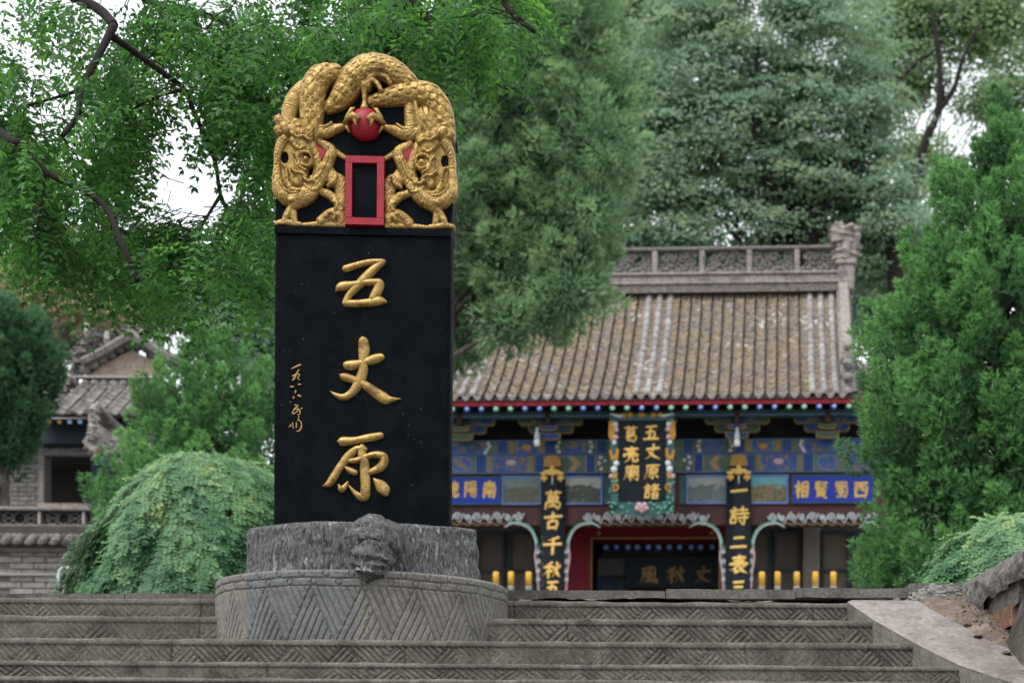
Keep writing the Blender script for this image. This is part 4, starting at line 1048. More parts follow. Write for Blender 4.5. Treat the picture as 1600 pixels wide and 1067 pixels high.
for mirror in (0, 1):
    for (cx, cy, r) in [(762,691,3),(764,696,3),(761,701,3.2),(758,706,3),(873,690,3),(870.5,697,3.2),(873,704.5,3.2),(922,690,3),(924,697,3.2),(922,704.5,3.2),(938,714,3.4),(936,723,3.4),(945,719,3),(939,732,3)]:
        x = HX(cx if not mirror else 2014-cx, YF); z = HZ(cy, YF); MB().lathe([(r/81, 0), (r/81*0.8, 0.02)], (x, YF-0.004, z), 10, 'y').build('painted_bead', M_WHITEP, hall)
# ---- row of boards under the beams
YT = -0.10
MB().box(-XW, XW, YT+0.03, YT+0.20, HZ(789, YT), HZ(739, YT)).build('board_rail', M_MAROON, hall)
LSC = [landscape('landscape_village', (0.12,0.17,0.15), [(0.03,0.05,0.035),(0.10,0.075,0.05),(0.05,0.085,0.05),(0.2,0.13,0.08)], 7), landscape('landscape_avenue', (0.35,0.36,0.33), [(0.02,0.025,0.02),(0.05,0.045,0.035),(0.03,0.07,0.035),(0.15,0.14,0.12)], 5),
       landscape('landscape_lake', (0.30,0.33,0.30), [(0.06,0.09,0.075),(0.14,0.20,0.22),(0.09,0.075,0.05),(0.2,0.27,0.3)], 6), landscape('landscape_hills', (0.10,0.32,0.38), [(0.04,0.05,0.025),(0.10,0.095,0.045),(0.22,0.13,0.06),(0.13,0.17,0.07)], 6)]
for i, (a, b) in enumerate(((784, 846), (880, 941.5), (1072, 1136), (1168, 1231.5))):
    x0, x1 = HX(a, YT), HX(b, YT); z0, z1 = HZ(787.5, YT), HZ(742.5, YT)
    fr = MB()
    for (p, q, r, s) in ((x0, x1, z1-0.035, z1), (x0, x1, z0, z0+0.035), (x0, x0+0.035, z0+0.035, z1-0.035), (x1-0.035, x1, z0+0.035, z1-0.035)): fr.box(p, q, YT-0.02, YT+0.028, r, s)
    pa = MB().box(x0+0.036, x1-0.036, YT, YT+0.026, z0+0.036, z1-0.036).build('painted_landscape', LSC[i], hall)
    fr.build('picture_frame', M_PBLUE, pa)
for (a, b) in ((943, 953), (1061, 1071)): MB().box(HX(a, YT), HX(b, YT), YT+0.005, YT+0.028, HZ(787, YT), HZ(743, YT)).build('teal_panel', M_TEALP, hall)
# ---- maroon beam and carved fretwork
YM = -0.06
MB().bbox(-XW, XW, YM, YM+0.26, HZ(821, YM), HZ(789.3, YM), 0.015).build('maroon_beam', M_MAROON, hall)
YG = -0.16
def pxp(path, y): return [(H(x, yy, y)[0], y, H(x, yy, y)[1]) for x, yy in path]
def spiral(cx, cy, r, turns, a0, sg):
    n = int(turns*14); return [(cx + r*(0.12+0.88*i/n)*math.cos(a0+sg*i*turns*6.283/n), cy + r*(0.12+0.88*i/n)*math.sin(a0+sg*i*turns*6.283/n)) for i in range(n+1)]
def fretbay(a, b):
    """openwork along the beam between two columns, a..b in pixels"""
    fw = b - a; n = max(6, int(fw/19)); root = MB().box(H(a+20, 804, YG)[0], H(b-20, 804, YG)[0], YG+0.045, YG+0.06, H(a, 812, YG)[1], H(a, 802, YG)[1]).build('fretwork', M_MAROON, hall)
    for k in range(n):
        cx = a + 22 + (fw-44)*(k+0.5)/n; s = 1 if k < n/2 else -1; cy = 807 + (1.5 if k % 2 else -0.5)
        r = 6.5 if k % 2 == 0 else 5.2
        MB().tube(pxp(spiral(cx, cy, r, 1.5, 0.8*k, s), YG), 0.013, 5).build('scroll', M_WHITEP, root, True)
        x, z = H(cx, cy, YG); MB().lathe([(r/81*0.62, 0), (r/81*0.5, 0.015)], (x, YG+0.035, z), 12, 'y').build('scroll_core', M_MINT if k % 2 else M_TEALP, root)
        x2 = cx + (fw-44)/n/2; MB().tube(pxp([(cx, cy+r), (cx+4, cy+r+3), (x2, cy+1), (x2+3, cy-5)], YG), 0.011, 5).build('tendril', M_WHITEP, root, True)
        MB().tube(pxp([(cx-8, 816), (cx, 820.5), (cx+8, 817)], YG+0.01), 0.012, 5).build('scallop', M_OCHREP, root, True)
    # outline of the arch
    for s in (0, 1):
        f = (lambda x: a + x) if s == 0 else (lambda x: b - x)
        arc = [(f(0), 853), (f(-1), 846), (f(1), 838), (f(5), 829), (f(12), 821.5), (f(22), 817), (f(34), 815), (f(42), 818), (f(48), 822)]
        MB().tube(pxp(arc, YG-0.005), [0.026,0.028,0.020,0.017,0.016,0.016,0.018,0.012,0.008], 6).build('arch_leaf', M_MINT, root, True); MB().tube(pxp([(x+(1.8 if s == 0 else -1.8), y+2) for x, y in arc], YG-0.03), 0.011, 5).build('arch_outline', M_WHITEP, root, True)
        # flowing strip down the column
        st = [(f(-1), 852), (f(1.5), 862), (f(2), 872), (f(0), 884), (f(-2), 896), (f(-2.5), 908), (f(-4), 930), (f(-5), 960)]
        MB().tube(pxp(st, YG), 0.020, 5).build('column_strip', M_PINKP, root, True); MB().tube(pxp([(x + (-4 if s == 0 else 4), y) for x, y in st], YG+0.01), 0.030, 5).build('column_strip', M_TEALP, root, True)
        for (cy, rr) in ((861, 3.5), (876, 4.2), (891, 3.4), (904, 3.2)):
            MB().tube(pxp(spiral(f(-3), cy, rr, 1.3, 1.0, 1), YG-0.02), 0.011, 5).build('scroll', M_WHITEP, root, True); x, z = H(f(-3), cy, YG); MB().lathe([(rr/81*0.9, 0), (rr/81*0.7, 0.02)], (x, YG+0.01, z), 10, 'y').build('scroll_core', M_TEALP, root)
fretbay(888, 1127); fretbay(1176.5, 1392); fretbay(622, 838)
# ---- columns
for px in (600, 861, 1152, 1414):
    x = HX(px, 0); MB().lathe([(0.30, 0), (0.26, 0.18), (0.2, 0.2), (0.2, HZ(739, 0))], (x, 0.02, 0), 20).build('column', M_MAROON, hall, True)
# ---- wall with doors
def flat(name, a, b, c, d, y0, y1, m, par=hall): return MB().box(HX(a, y0, 870), HX(b, y0, 870), y0, y1, HZ(d, y0) if d else 0.0, HZ(c, y0)).build(name, m, par)
zl = HZ(821, YB)
MB().box(-4.9, HX(886, YB), YB+0.10, YB+0.2, 0, zl+0.9).build('back_wall', M_DOORWD, hall); MB().box(HX(1140, YB), 4.9, YB+0.10, YB+0.2, 0, zl+0.9).build('back_wall', M_DOORWD, hall)
MB().box(HX(886, YB)+0.001, HX(1140, YB)-0.001, YB+0.10, YB+0.2, HZ(822, YB), zl+0.9).build('back_wall', M_WOODK, hall)
def door(a, b):
    z1 = HZ(829, YB); x0, x1 = HX(a, YB), HX(b, YB); o = MB().box(x0+0.05, x1-0.05, YB+0.05, YB+0.09, 0.05, z1-0.05).build('door', M_DOORWD, hall)
    m = MB()
    for (p, q, r, s) in ((x0, x0+0.055, 0, z1), (x1-0.055, x1, 0, z1), (x0+0.055, x1-0.055, z1-0.06, z1), (x0+0.055, x1-0.055, z1-0.85, z1-0.79), (x0+0.055, x1-0.055, 0, 0.07)): m.box(p, q, YB, YB+0.095, r, s)
    m.build('door_frame', M_DOORFR, o)
for a, b in ((655, 699), (701, 744), (746, 789), (796, 838), (1172, 1206), (1209, 1252), (1284, 1330), (1333, 1380)): door(a, b)
MB().bbox(HX(1255, YB-0.1), HX(1281, YB-0.1), YB-0.12, YB+0.09, 0, zl+0.4, 0.02).build('pillar', M_PILLAR, hall)
# red doorway, gold beading, studs
fx0, fx1 = HX(884, YB-0.05), HX(1142, YB-0.05); ox0, ox1 = HX(926, YB-0.05), HX(1124, YB-0.05); oz = HZ(842, YB-0.05); fz = HZ(823, YB-0.05)
mb = MB(); 
for (p, q, r, s) in ((fx0, ox0, 0, fz), (ox1, fx1, 0, fz), (ox0, ox1, oz, fz)): mb.box(p, q, YB-0.06, YB+0.095, r, s)
dfr = mb.build('door_surround', M_DOORRED, hall)
mb = MB()
for (p, q, r, s) in ((ox0-0.03, ox0, 0, oz), (ox1, ox1+0.03, 0, oz), (ox0-0.03, ox1+0.03, oz, oz+0.035)): mb.box(p, q, YB-0.085, YB-0.061, r, s)
mb.build('gold_beading', M_DGOLD, dfr)
for px in (936, 1112):
    x, z = H(px, 832, YB-0.06); MB().lathe([(0.045, 0), (0.04, 0.03), (0.015, 0.05)], (x, YB-0.061, z), 12, 'y').build('door_stud', M_DGOLD, dfr, True)
# interior: side walls, ceiling and a screen with an inner plaque
MB().box(-4.8, -4.7, YB+0.2, 5.6, 0, zl+0.9).build('inner_wall', M_INTW, hall); MB().box(4.7, 4.8, YB+0.2, 5.6, 0, zl+0.9).build('inner_wall', M_INTW, hall); MB().box(-4.8, 4.8, 5.6, 5.7, 0, zl+0.9).build('inner_wall', M_INTW, hall)
MB().box(-4.8, 4.8, YB+0.2, 5.6, zl+0.9, zl+1.0).build('inner_ceiling', M_WOODK, hall)
YI = YB + 0.75
MB().box(HX(940, YI), HX(1150, YI), YI+0.08, YI+0.14, 0, HZ(846, YI)).build('inner_screen', M_WOODK, hall)
x0 = HX(934, YI)
inner_e = MB()
mbp = MB().box(HX(930, YI), HX(1150, YI), YI-0.02, YI+0.04, HZ(849, YI), HZ(845, YI)).build('inner_lintel', M_DOORRED, hall)
for px in (947, 963, 981, 996, 1013, 1029, 1046, 1062, 1080, 1095, 1113):
    x, z = H(px, 854, YI-0.05); o = MB().tube([(x, YI-0.05, z), (x, YI+0.1, z)], 0.066, 12).build('inner_rafter', M_RBLUE, hall)
    MB().lathe([(0.05, 0), (0.035, 0.014)], (x, YI-0.051, z), 12, 'y').build('inner_rafter_end', M_RBL2, o)
flat('pasted_sheet', 934, 981, 872, 899, YI+0.03, YI+0.078, M_INTW); flat('blue_cloth', 932, 962, 901, None, YI+0.02, YI+0.075, mat('dull_blue_cloth', [(0.03,0.05,0.085),(0.02,0.035,0.06)], 0.8, scale=6)); flat('green_cloth', 963, 985, 903, None, YI+0.02, YI+0.075, M_DOORFR)

# ---- things hung on or standing before the hall (their own roots share the hall's frame)
HM = Matrix.Translation((HC.x, HC.y, FLOOR)) @ Matrix.Rotation(-HA, 4, 'Z')
def hthing(name, label, cat, loc, group=None, tilt=0.0):
    w = HM @ Vector(loc); o = thing(name, label, cat, tuple(w), -HA, group); o.rotation_euler = (tilt, 0, -HA); return o
# central plaque, leaning forward
YQ = -0.95; pxc, pyc = 1003.5, 722; xq, zq = H(pxc, pyc, YQ); S = 1/ (F/30.05)
pl = hthing('name_plaque', 'tall dark plaque with seven gold characters in a carved floral frame', 'plaque', (xq, YQ, zq), None, 0.10)
def q(px, py): return ((px - pxc) * S, (pyc - py) * S)
mb = MB(); a, b = q(965, 783), q(1041, 658); mb.box(a[0], b[0], -0.01, 0.05, a[1], b[1]); mb.build('board', M_SIGNK, pl)
def poly(pts): 
    p = [q(*t) for t in pts]
    ar = sum(p[i][0]*p[(i+1) % len(p)][1]-p[(i+1) % len(p)][0]*p[i][1] for i in range(len(p)))
    return p if ar > 0 else p[::-1]
MB().prism(poly([(950,648),(1057,648),(1052,658),(955,658)]), -0.05, 0.03).build('frame_top', M_TEALP, pl)
for s in (0, 1):
    f = (lambda x: x) if s == 0 else (lambda x: 2007 - x)
    MB().prism(poly([(f(951),658),(f(965),658),(f(966),783),(f(968),795),(f(955),800),(f(953),770),(f(955),720)]), -0.03, 0.03).build('frame_side', M_TEALP, pl)
    MB().prism(poly([(f(952),660),(f(959),657),(f(961),680),(f(956),690),(f(951),682)]), -0.05, -0.03).build('frame_ornament', M_ORANGE, pl)
    MB().prism(poly([(f(952),703),(f(956),704),(f(957),711),(f(962),711),(f(963),700),(f(967),702),(f(966),717),(f(955),719)]), -0.05, -0.03).build('frame_ornament', M_ORANGE, pl)
    MB().prism(poly([(f(957),738),(f(962),734),(f(965),740),(f(963),748),(f(958),746)]), -0.05, -0.03).build('frame_ornament', M_ORANGE, pl)
    mb = MB(); mb.tube([(*[q(f(x), y)[0]], -0.04, q(f(x), y)[1]) for x, y in spiral(961, 760, 7, 1.2, 1.0, 1)], 0.018, 6); mb.build('frame_ornament', M_ORANGE, pl, True)
    for (x, y, r) in ((962,664,4),(963,672,4),(962,684,4),(960,692,3.5),(963,724,4.5),(960,733,5),(955,744,3.5)): MB().blob((q(f(x), y)[0], -0.04, q(f(x), y)[1]), (r*S, 0.03, r*S), int(x+y), 0.2, 10, 7).build('frame_flower', M_PINKP if int(y) % 3 == 0 else M_WHITEP, pl, True)
mb = MB(); mb.prism(poly([(955,784),(1052,784),(1050,800),(1003,806),(957,800)]), -0.03, 0.03); mb.build('frame_bottom', M_TEALP, pl)
mb = MB(); rgp = random.Random(4)
for k in range(46):
    s = rgp.choice((0, 1, 2)); x, y = ((rgp.uniform(956, 1050), rgp.uniform(785, 802)) if s else (rgp.choice((rgp.uniform(953, 966), rgp.uniform(1041, 1054))), rgp.uniform(745, 795)))
    an = rgp.uniform(0, 6.28); l = rgp.uniform(4, 8); p0 = q(x, y); p1 = q(x + l*math.cos(an), y + l*math.sin(an)*0.6); mb.tube([(p0[0], -0.03, p0[1]), ((p0[0]+p1[0])/2, -0.055, (p0[1]+p1[1])/2), (p1[0], -0.03, p1[1])], [0.008, 0.024, 0.004], 5)
mb.build('frame_leaves', M_MINT, pl, True)
mb = MB()
for k in range(5): mb.blob((q(1003 + 7*math.cos(k*1.256+0.3), 792 + 5*math.sin(k*1.256+0.3))[0], -0.05, q(0, 792 + 5*math.sin(k*1.256+0.3))[1]), (0.055, 0.03, 0.05), k, 0.1, 10, 7)
mb.blob((q(1003, 792)[0], -0.065, q(0, 792)[1]), (0.04, 0.03, 0.04), 3, 0.1, 10, 7); mb.build('frame_rosette', M_PINKP, pl, True)
mb = MB()
for (x, w) in ((975, 9), (985, 8), (1003, 11), (1021, 8), (1032, 9)): mb.blob((q(x, 650)[0], -0.055, q(x, 650)[1]), (w*S*0.6, 0.03, 4.2*S), int(x), 0.2, 10, 7)
mb.build('frame_crest', M_ORANGE, pl, True)
mb = MB()
for s in (-1, 1): mb.tube([(q(1003.5+s*50, 651)[0], -0.06, q(0, 648)[1]), (q(1003.5+s*34, 653)[0], -0.07, q(0, 652)[1]), (q(1003.5+s*26, 650)[0], -0.06, q(0, 650)[1])], [0.012, 0.03, 0.012], 6)
mb.build('frame_ribbon', M_WHITEP, pl, True)
for ch, x, y in (('五',1017.5,676.5),('丈',1020.5,706),('原',1019.5,737),('諸',1018.5,767),('葛',985.5,678.5),('亮',986,710),('廟',986.5,738)):
    a = q(x, y); glyph(ch, 26*S, M_PGOLD, pl, (a[0], -0.012, a[1]), 14.0, 0.02, 0.05)
# couplet boards wrapped round the two middle columns
for (px, chars, lab, marks) in ((861, (('萬',780,31),('古',813,29),('千',851,30),('秋',890,27),('五',918,26)), 'tall dark couplet board with gold characters on the column left of the doorway', True), (1152, (('一',767,28),('詩',806,31),('二',847,27),('表',882,30),('三',918,27)), 'tall dark couplet board with gold characters on the column right of the doorway', False)):
    yb = -0.30; x0, z0 = H(px, 1090, yb); Sb = 1/(F/30.7)
    cb = hthing('couplet_board', lab, 'couplet board', (x0, yb, 0.25), 'couplet boards on the hall columns')
    zt = HZ(743, yb) - 0.25; hw = 19.5*Sb
    prof = [(-hw, 0.12), (-hw*0.38, 0.0), (hw*0.42, 0.0), (hw, 0.12), (hw*0.9, 0.155), (hw*0.38, 0.04), (-hw*0.36, 0.04), (-hw*0.9, 0.155)]
    MB().prism_z(prof, 0, zt).build('board', M_SIGNK, cb)
    for ch, y, sz0 in chars: glyph(ch, sz0*Sb, M_PGOLD, cb, (0.01, -0.004, HZ(y, yb)-0.25), 15.0, 0.016, 0.08)
    if marks:
        mb = MB(); rgm = random.Random(5)
        for k in range(13):
            y = 838 + k*6.1
            if k in (5, 6): continue
            zc = HZ(y, yb)-0.25; xx = -hw*0.72
            for j in range(3): a0 = rgm.uniform(-0.03, 0.03); b0 = rgm.uniform(-0.03, 0.03); brush(mb, [(xx+a0-0.016, zc+b0, 0.010), (xx+a0+0.016, zc+b0+rgm.uniform(-.015, .02), 0.008)], 0.004)
        mb.build('small_inscription', M_DGOLD, cb, True, (0, 0.062, 0))
    g = MB(); zc = lambda y: HZ(y, yb)-0.25
    ex = 13*Sb
    fin = MB().prism([(-ex, zc(729)), (ex, zc(729)), (ex*1.05, zc(722)), (ex*0.8, zc(714)), (ex*0.4, zc(711.5)), (-ex*0.4, zc(711.5)), (-ex*0.8, zc(714)), (-ex*1.05, zc(722))], -0.07, 0.10).build('finial', mat('aged_gilt', [(0.27,0.14,0.03),(0.36,0.2,0.045)], 0.5, scale=20), cb)
    g = MB()
    for (xx, yy, rx, rz_) in ((0,733,4,6),(-7,737,6,3.5),(7,737,6,3.5),(-13,740,6,3),(13,740,6,3),(0,740,7,3)): g.blob((xx*Sb, -0.06, zc(yy)), (rx*Sb, 0.04, rz_*Sb), int(xx+20+yy), 0.12, 12, 8)
    for s in (-1, 1):
        g.blob((s*13*Sb, -0.03, zc(746.5)), (6*Sb, 0.05, 3.6*Sb), 3, 0.05, 12, 8)
        g.lathe([(0.001, -0.02), (0.03, 0.0), (0.001, 0.03)], (s*13*Sb, -0.03, zc(751)), 8)
    g.build('gilt_leaves', M_PGOLD, fin, True)
    g = MB(); g.tube([(0, -0.02, zc(742)), (0, -0.012, zc(756))], [0.02, 0.012], 6); g.build('bracket_pin', M_WHITEP, fin, True)
# blue sign boards
for (a, b, chars, lab) in ((654, 782, (('南',764.5,'.'),('陽',735,'.'),('純',706,'.'),), 'bright blue board with gold characters left of the hall paintings'), (1237, 1365, (('相',1252.5,'.'),('賢',1283,'.'),('蜀',1314,'.'),('西',1345,'.'),), 'bright blue board with gold characters beside the right juniper')):
    y = YT - 0.03; x0, x1 = HX(a, y), HX(b, y); zc_ = (HZ(743, y)+HZ(787, y))/2; hh = (HZ(743, y)-HZ(787, y))/2
    sb = hthing('sign_board', lab, 'sign board', ((x0+x1)/2, y, zc_), 'blue sign boards under the painted beams'); w = (x1-x0)/2
    MB().box(-w+0.02, w-0.02, 0.0, 0.05, -hh+0.02, hh-0.02).build('board', M_SIGNB, sb)
    fr = MB()
    for (p, q_, r, s) in ((-w, w, hh-0.02, hh), (-w, w, -hh, -hh+0.02), (-w, -w+0.02, -hh+0.02, hh-0.02), (w-0.02, w, -hh+0.02, hh-0.02)): fr.box(p, q_, -0.012, 0.055, r, s)
    fr.build('rim', M_TEALP, sb)
    for ch, px, _ in chars:
        xx, zz = H(px, 764.5, y); glyph(ch, 27/81, M_PGOLD, sb, (xx-(x0+x1)/2, -0.003, zz-zc_), 15, 0.014, 0.05, xs=0.82)
# inner plaque behind the doorway
xi0, xi1 = HX(978, YI-0.06), HX(1150, YI-0.06); zi0, zi1 = HZ(918, YI-0.06), HZ(868, YI-0.06)
ip = hthing('inner_plaque', 'dark plaque with three dull gold characters inside the red doorway', 'plaque', ((xi0+xi1)/2, YI-0.06, (zi0+zi1)/2))
MB().bbox(-(xi1-xi0)/2, (xi1-xi0)/2, 0, 0.07, -(zi1-zi0)/2, (zi1-zi0)/2, 0.01).build('board', M_SIGNK, ip)
for ch, px, py in (('風', 1013.5, 898), ('秋', 1055.5, 897), ('丈', 1099, 897)):
    xx, zz = H(px, py, YI-0.06); glyph(ch, 30/79, M_DGOLD, ip, (xx-(xi0+xi1)/2, -0.003, zz-(zi0+zi1)/2), 13, 0.012, 0.05)
# hanging lamp bulbs
for px, lab in ((839, 'white light bulb hanging under the eave above the left couplet board'), (1151.5, 'white light bulb hanging under the eave above the right couplet board')):
    x, z = H(px, 683, -0.80); lo = hthing('hanging_lamp', lab, 'lamp', (x, -0.80, z), 'lamp bulbs under the eave'); zt = HZ(654, -0.80) - z
    MB().tube([(0, 0, 0.15), (0, 0, zt)], 0.008, 6).build('cord', M_WOODK, lo)
    MB().lathe([(0.018, 0.19), (0.026, 0.17), (0.03, 0.10), (0.045, 0.06), (0.055, 0.0), (0.045, -0.03), (0.02, -0.035)][::-1], sides=14).build('socket', M_WHITEP, lo, True)
    MB().lathe([(0.03, -0.17), (0.055, -0.155), (0.06, -0.06), (0.045, -0.037)], sides=14).build('bulb', M_BULB, lo, True)
# short yellow-topped posts before the hall
M_YEL = mat('yellow_wax', [(0.75,0.42,0.05),(0.62,0.34,0.04)], 0.45, scale=9); M_PGREY = mat('grey_post', [(0.3,0.29,0.27),(0.22,0.21,0.2)], 0.8, scale=9)
ylab = ['hidden mostly by the drum', 'left of the two beside the left couplet board', 'right next to the left couplet board']
for i, px in enumerate((775, 798.5, 826, 1190.5, 1215, 1245, 1274, 1302)):
    dd = 27.0; t = P(px, 893, dd); 
    lab = ['yellow-topped post just above the rim of the stone drum, leftmost', 'yellow-topped post second from the stone drum', 'yellow-topped post closest to the left couplet board', 'yellow-topped post closest to the right couplet board', 'second yellow-topped post right of the right couplet board', 'yellow-topped post before the grey pillar edge, third from right couplet board', 'yellow-topped post second from the right juniper', 'yellow-topped post half against the right juniper'][i]
    o = thing('yellow_topped_post', lab, 'post', (t.x, dd, TOPZ), 0, 'short yellow-topped posts before the hall'); h = t.z - TOPZ
    MB().lathe([(0.05, h-0.235), (0.05, h-0.015), (0.04, h)], sides=14).build('yellow_top', M_YEL, o, True)
    MB().lathe([(0.07, 0), (0.05, 0.06), (0.04, 0.10), (0.04, h-0.32), (0.052, h-0.30), (0.052, h-0.24)], sides=14).build('post', M_PGREY, o, True)
# ------------------------------------------------------------------ pavilion on the left
PD = 28.0; p0 = P(100, 1110, PD)
pav = thing('pavilion', 'grey brick pavilion with dark eaves and a tiled gabled roof at the far left', 'pavilion', (p0.x, PD, TOPZ))
def V_(px, py, dy=0.0):
    r = ray(px, py); d = PD + dy; return (r.x*d - p0.x, dy, EYE + r.z*d - TOPZ)
def X_(px, dy=0.0): return V_(px, 700, dy)[0]
def Z_(py, dy=0.0): return V_(100, py, dy)[2]
M_BRICK = mat('grey_brick', [(0.12,0.11,0.104),(0.165,0.152,0.145),(0.10,0.092,0.086)], 0.9, scale=5, fine=0.3, fscale=20, rand=0.18)
M_BRICKJ = mat('brick_mortar', [(0.12,0.112,0.105),(0.15,0.14,0.13)], 0.95, scale=5)
M_TILE2 = mat('weathered_grey_tile', [(0.095,0.088,0.085),(0.165,0.15,0.143),(0.125,0.108,0.095)], 0.9, scale=3, fine=0.4, fscale=14, rand=0.25)
M_TAN = mat('tan_brick', [(0.24,0.185,0.15),(0.3,0.235,0.195)], 0.9, scale=5, fine=0.25, fscale=20)
M_LTST = mat('pale_lime_plaster', [(0.34,0.31,0.295),(0.28,0.255,0.24)], 0.9, scale=5)
M_NAVY = mat('navy_timber', [(0.012,0.02,0.03),(0.02,0.03,0.04)], 0.7, scale=4)
# brick wall left of the window: courses of brick over a mortar core
x0, x1 = X_(-60), X_(62); MB().box(x0, x1, 0.02, 0.4, 0, Z_(698)).build('wall_core', M_BRICKJ, pav)
bme = MB().bbox(0, 0.275, 0, 0.06, 0, 0.068, 0.006).mesh('brick', M_BRICK)
z = Z_(918); row = 0; cnt = 0
while z < Z_(700):
    x = x0 - (0.14 if row % 2 else 0)
    while x < x1 - 0.2:
        if x > X_(-8): link('brick', bme, pav, (x, 0.0, z)); cnt += 1
        x += 0.288
    z += 0.08; row += 1
MB().box(x0, X_(-8), 0.0, 0.02, 0, Z_(698)).build('wall_face', M_BRICK, pav)
# opening with post and sill
MB().box(X_(62), X_(70), -0.04, 0.3, Z_(788), Z_(698)).build('post', M_BRICK, pav)
MB().box(X_(-60), X_(300), 2.6, 2.7, 0, Z_(640)).build('dark_interior', M_WOODK, pav); MB().box(X_(-60), X_(300), 0.3, 2.6, Z_(690), Z_(685)).build('inner_ceiling', M_WOODK, pav)
MB().box(X_(62), X_(250), -0.08, 0.3, Z_(795), Z_(787)).build('sill', M_TAN, pav)
MB().box(X_(62), X_(250), 0.0, 0.3, 0, Z_(795)-0.002).build('low_wall', M_BRICK, pav)
MB().box(X_(142), X_(260), 0.0, 0.3, Z_(787), Z_(650)).build('wall_right', M_NAVY, pav)
MB().box(X_(-60), X_(260), -0.35, 0.25, Z_(698), Z_(664)).build('architrave', M_NAVY, pav)
MB().box(X_(70), X_(142), -0.05, 0.1, Z_(712), Z_(700)).build('lintel', M_BRICK, pav)
# eave board, rafter ends
MB().box(X_(40), X_(235), -0.95, -0.9, Z_(653, -0.9), Z_(647, -0.9)).build('eave_board', M_RAFRED, pav)
for px, m in ((58, M_RBL2), (77, M_ORANGE), (93, M_ORANGE), (109, M_RBL2), (125, M_RBL2), (141, M_ORANGE)):
    a = V_(px, 658.5, -0.92); o = MB().tube([a, (a[0], 0.0, a[2]+0.2)], 0.055, 10).build('rafter', M_NAVY, pav); MB().lathe([(0.04, 0), (0.03, 0.01)], (a[0], a[1]-0.002, a[2]), 10, 'y').build('rafter_end', m, o)
# lower roof
a0, a1 = (-1.05, Z_(646, -1.05)), (0.3, Z_(601, 0.3))
xl_, xr_ = X_(46, -1), X_(245, -1)
MB().add([(xl_, a0[0], a0[1]-0.05), (xr_, a0[0], a0[1]-0.05), (xr_, a1[0], a1[1]-0.05), (xl_+0.3, a1[0], a1[1]-0.05)], [(0,1,2,3), (3,2,1,0)]).build('roof_bed', M_ROOFBED, pav)
ang = math.atan2(a1[1]-a0[1], a1[0]-a0[0]); sl = math.hypot(a1[1]-a0[1], a1[0]-a0[0])
tv, tf = pan(0.17, 0.04, 0.2, 0.03); tme = MB().add(tv, tf).mesh('roof_tile', M_TILE2); cv2, cf2 = halftube(0.06, 0.22); cme2 = MB().add(cv2, cf2).mesh('cap_tile', M_TILE2, True)
nrow = int(sl/0.19)
for r in range(nrow):
    t = r/nrow
    for k in range(int((xr_-xl_)/0.15)):
        x = xl_ + 0.1 + k*0.15
        link('roof_tile' if k % 2 else 'cap_tile', tme if k % 2 else cme2, pav, (x, a0[0]+(a1[0]-a0[0])*t, a0[1]+(a1[1]-a0[1])*t), (ang-0.05+random.uniform(-.04, .04), random.uniform(-.05, .05), 0))
# pale end ridge at the left of the lower roof
mb = MB()
for i, (px, py) in enumerate(((68,640),(72,628),(80,618),(88,608),(95,598),(100,590))): c = V_(px, py, -0.5+0.12*i); mb.blob(c, (0.17, 0.15, 0.085), i, 0.25, 12, 8)
mb.build('end_ridge', M_LTST, pav)
mb = MB(); mb.bbox(X_(66, 0.2), X_(108, 0.2), 0.15, 0.4, Z_(598, 0.2), Z_(594, 0.2), 0.01); mb.bbox(X_(66, 0.2), X_(108, 0.2), 0.15, 0.4, Z_(581, 0.2), Z_(577, 0.2), 0.01)
for px in (67, 82, 104): mb.bbox(X_(px, 0.2), X_(px+4, 0.2), 0.17, 0.38, Z_(594, 0.2), Z_(581, 0.2), 0.01)
mb.build('parapet', M_LTST, pav); MB().box(X_(69, 0.3), X_(106, 0.3), 0.28, 0.34, Z_(594, 0.3), Z_(581, 0.3)).build('parapet_infill', M_BRICK, pav)
# gable
yg = 0.45
gp = [V_(x, y, yg) for x, y in ((125,598),(252,598),(252,570),(206,546),(160,570))]
MB().prism([(p[0], p[2]) for p in gp], yg, yg+0.2).build('gable', M_TAN, pav)
MB().box(X_(110, yg), X_(255, yg), yg-0.12, yg-0.002, Z_(592, yg), Z_(588.5, yg)).build('string_course', M_LTST, pav)
mb = MB()
for k in range(9): c = V_(118+k*15, 601, yg-0.1); mb.blob(c, (0.075, 0.08, 0.08), k, 0.15, 10, 7)
mb.build('drip_tiles', M_TILE2, pav)
# stepped tile ends and coping along the gable slopes
for s in (-1, 1):
    for k in range(6):
        t = k/5; px = 206 + s*(8 + 66*t); py = 537 + 36*t + 4*t*t; c = V_(px, py, yg-0.1)
        mb = MB(); mb.tube([c, (c[0], c[1]+0.5, c[2]+0.05)], 0.085, 10); mb.build('verge_tile', M_TILE2, pav, True)
    pts = [V_(206 + s*x, y, yg-0.15) for x, y in ((0,524),(20,535),(45,550),(78,566))]
    MB().tube(pts, [0.10, 0.09, 0.09, 0.08], 6).build('verge_ridge', M_TILE2, pav)
    v = [V_(206, 530, 0.6), V_(206, 525, 3.5), V_(206+s*85, 560, 3.5), V_(206+s*80, 572, 0.6)]
    MB().add(v, [(0,1,2,3), (3,2,1,0)]).build('upper_roof', M_TILE2, pav)
mb = MB()
for i, (px, py, rx, rz_) in enumerate(((205,520,12,14),(150,525,10,12),(140,540,14,10),(130,552,16,9),(125,568,12,10),(118,585,12,8),(158,548,10,9),(222,518,8,8),(246,525,8,12),(137,515,6,5))):
    c = V_(px, py, 0.7); mb.blob(c, (rx/89*1.0, 0.2, rz_/89), i+3, 0.35, 14, 9, 3.5)
mb.build('ridge_carvings', M_RIDGED, pav)
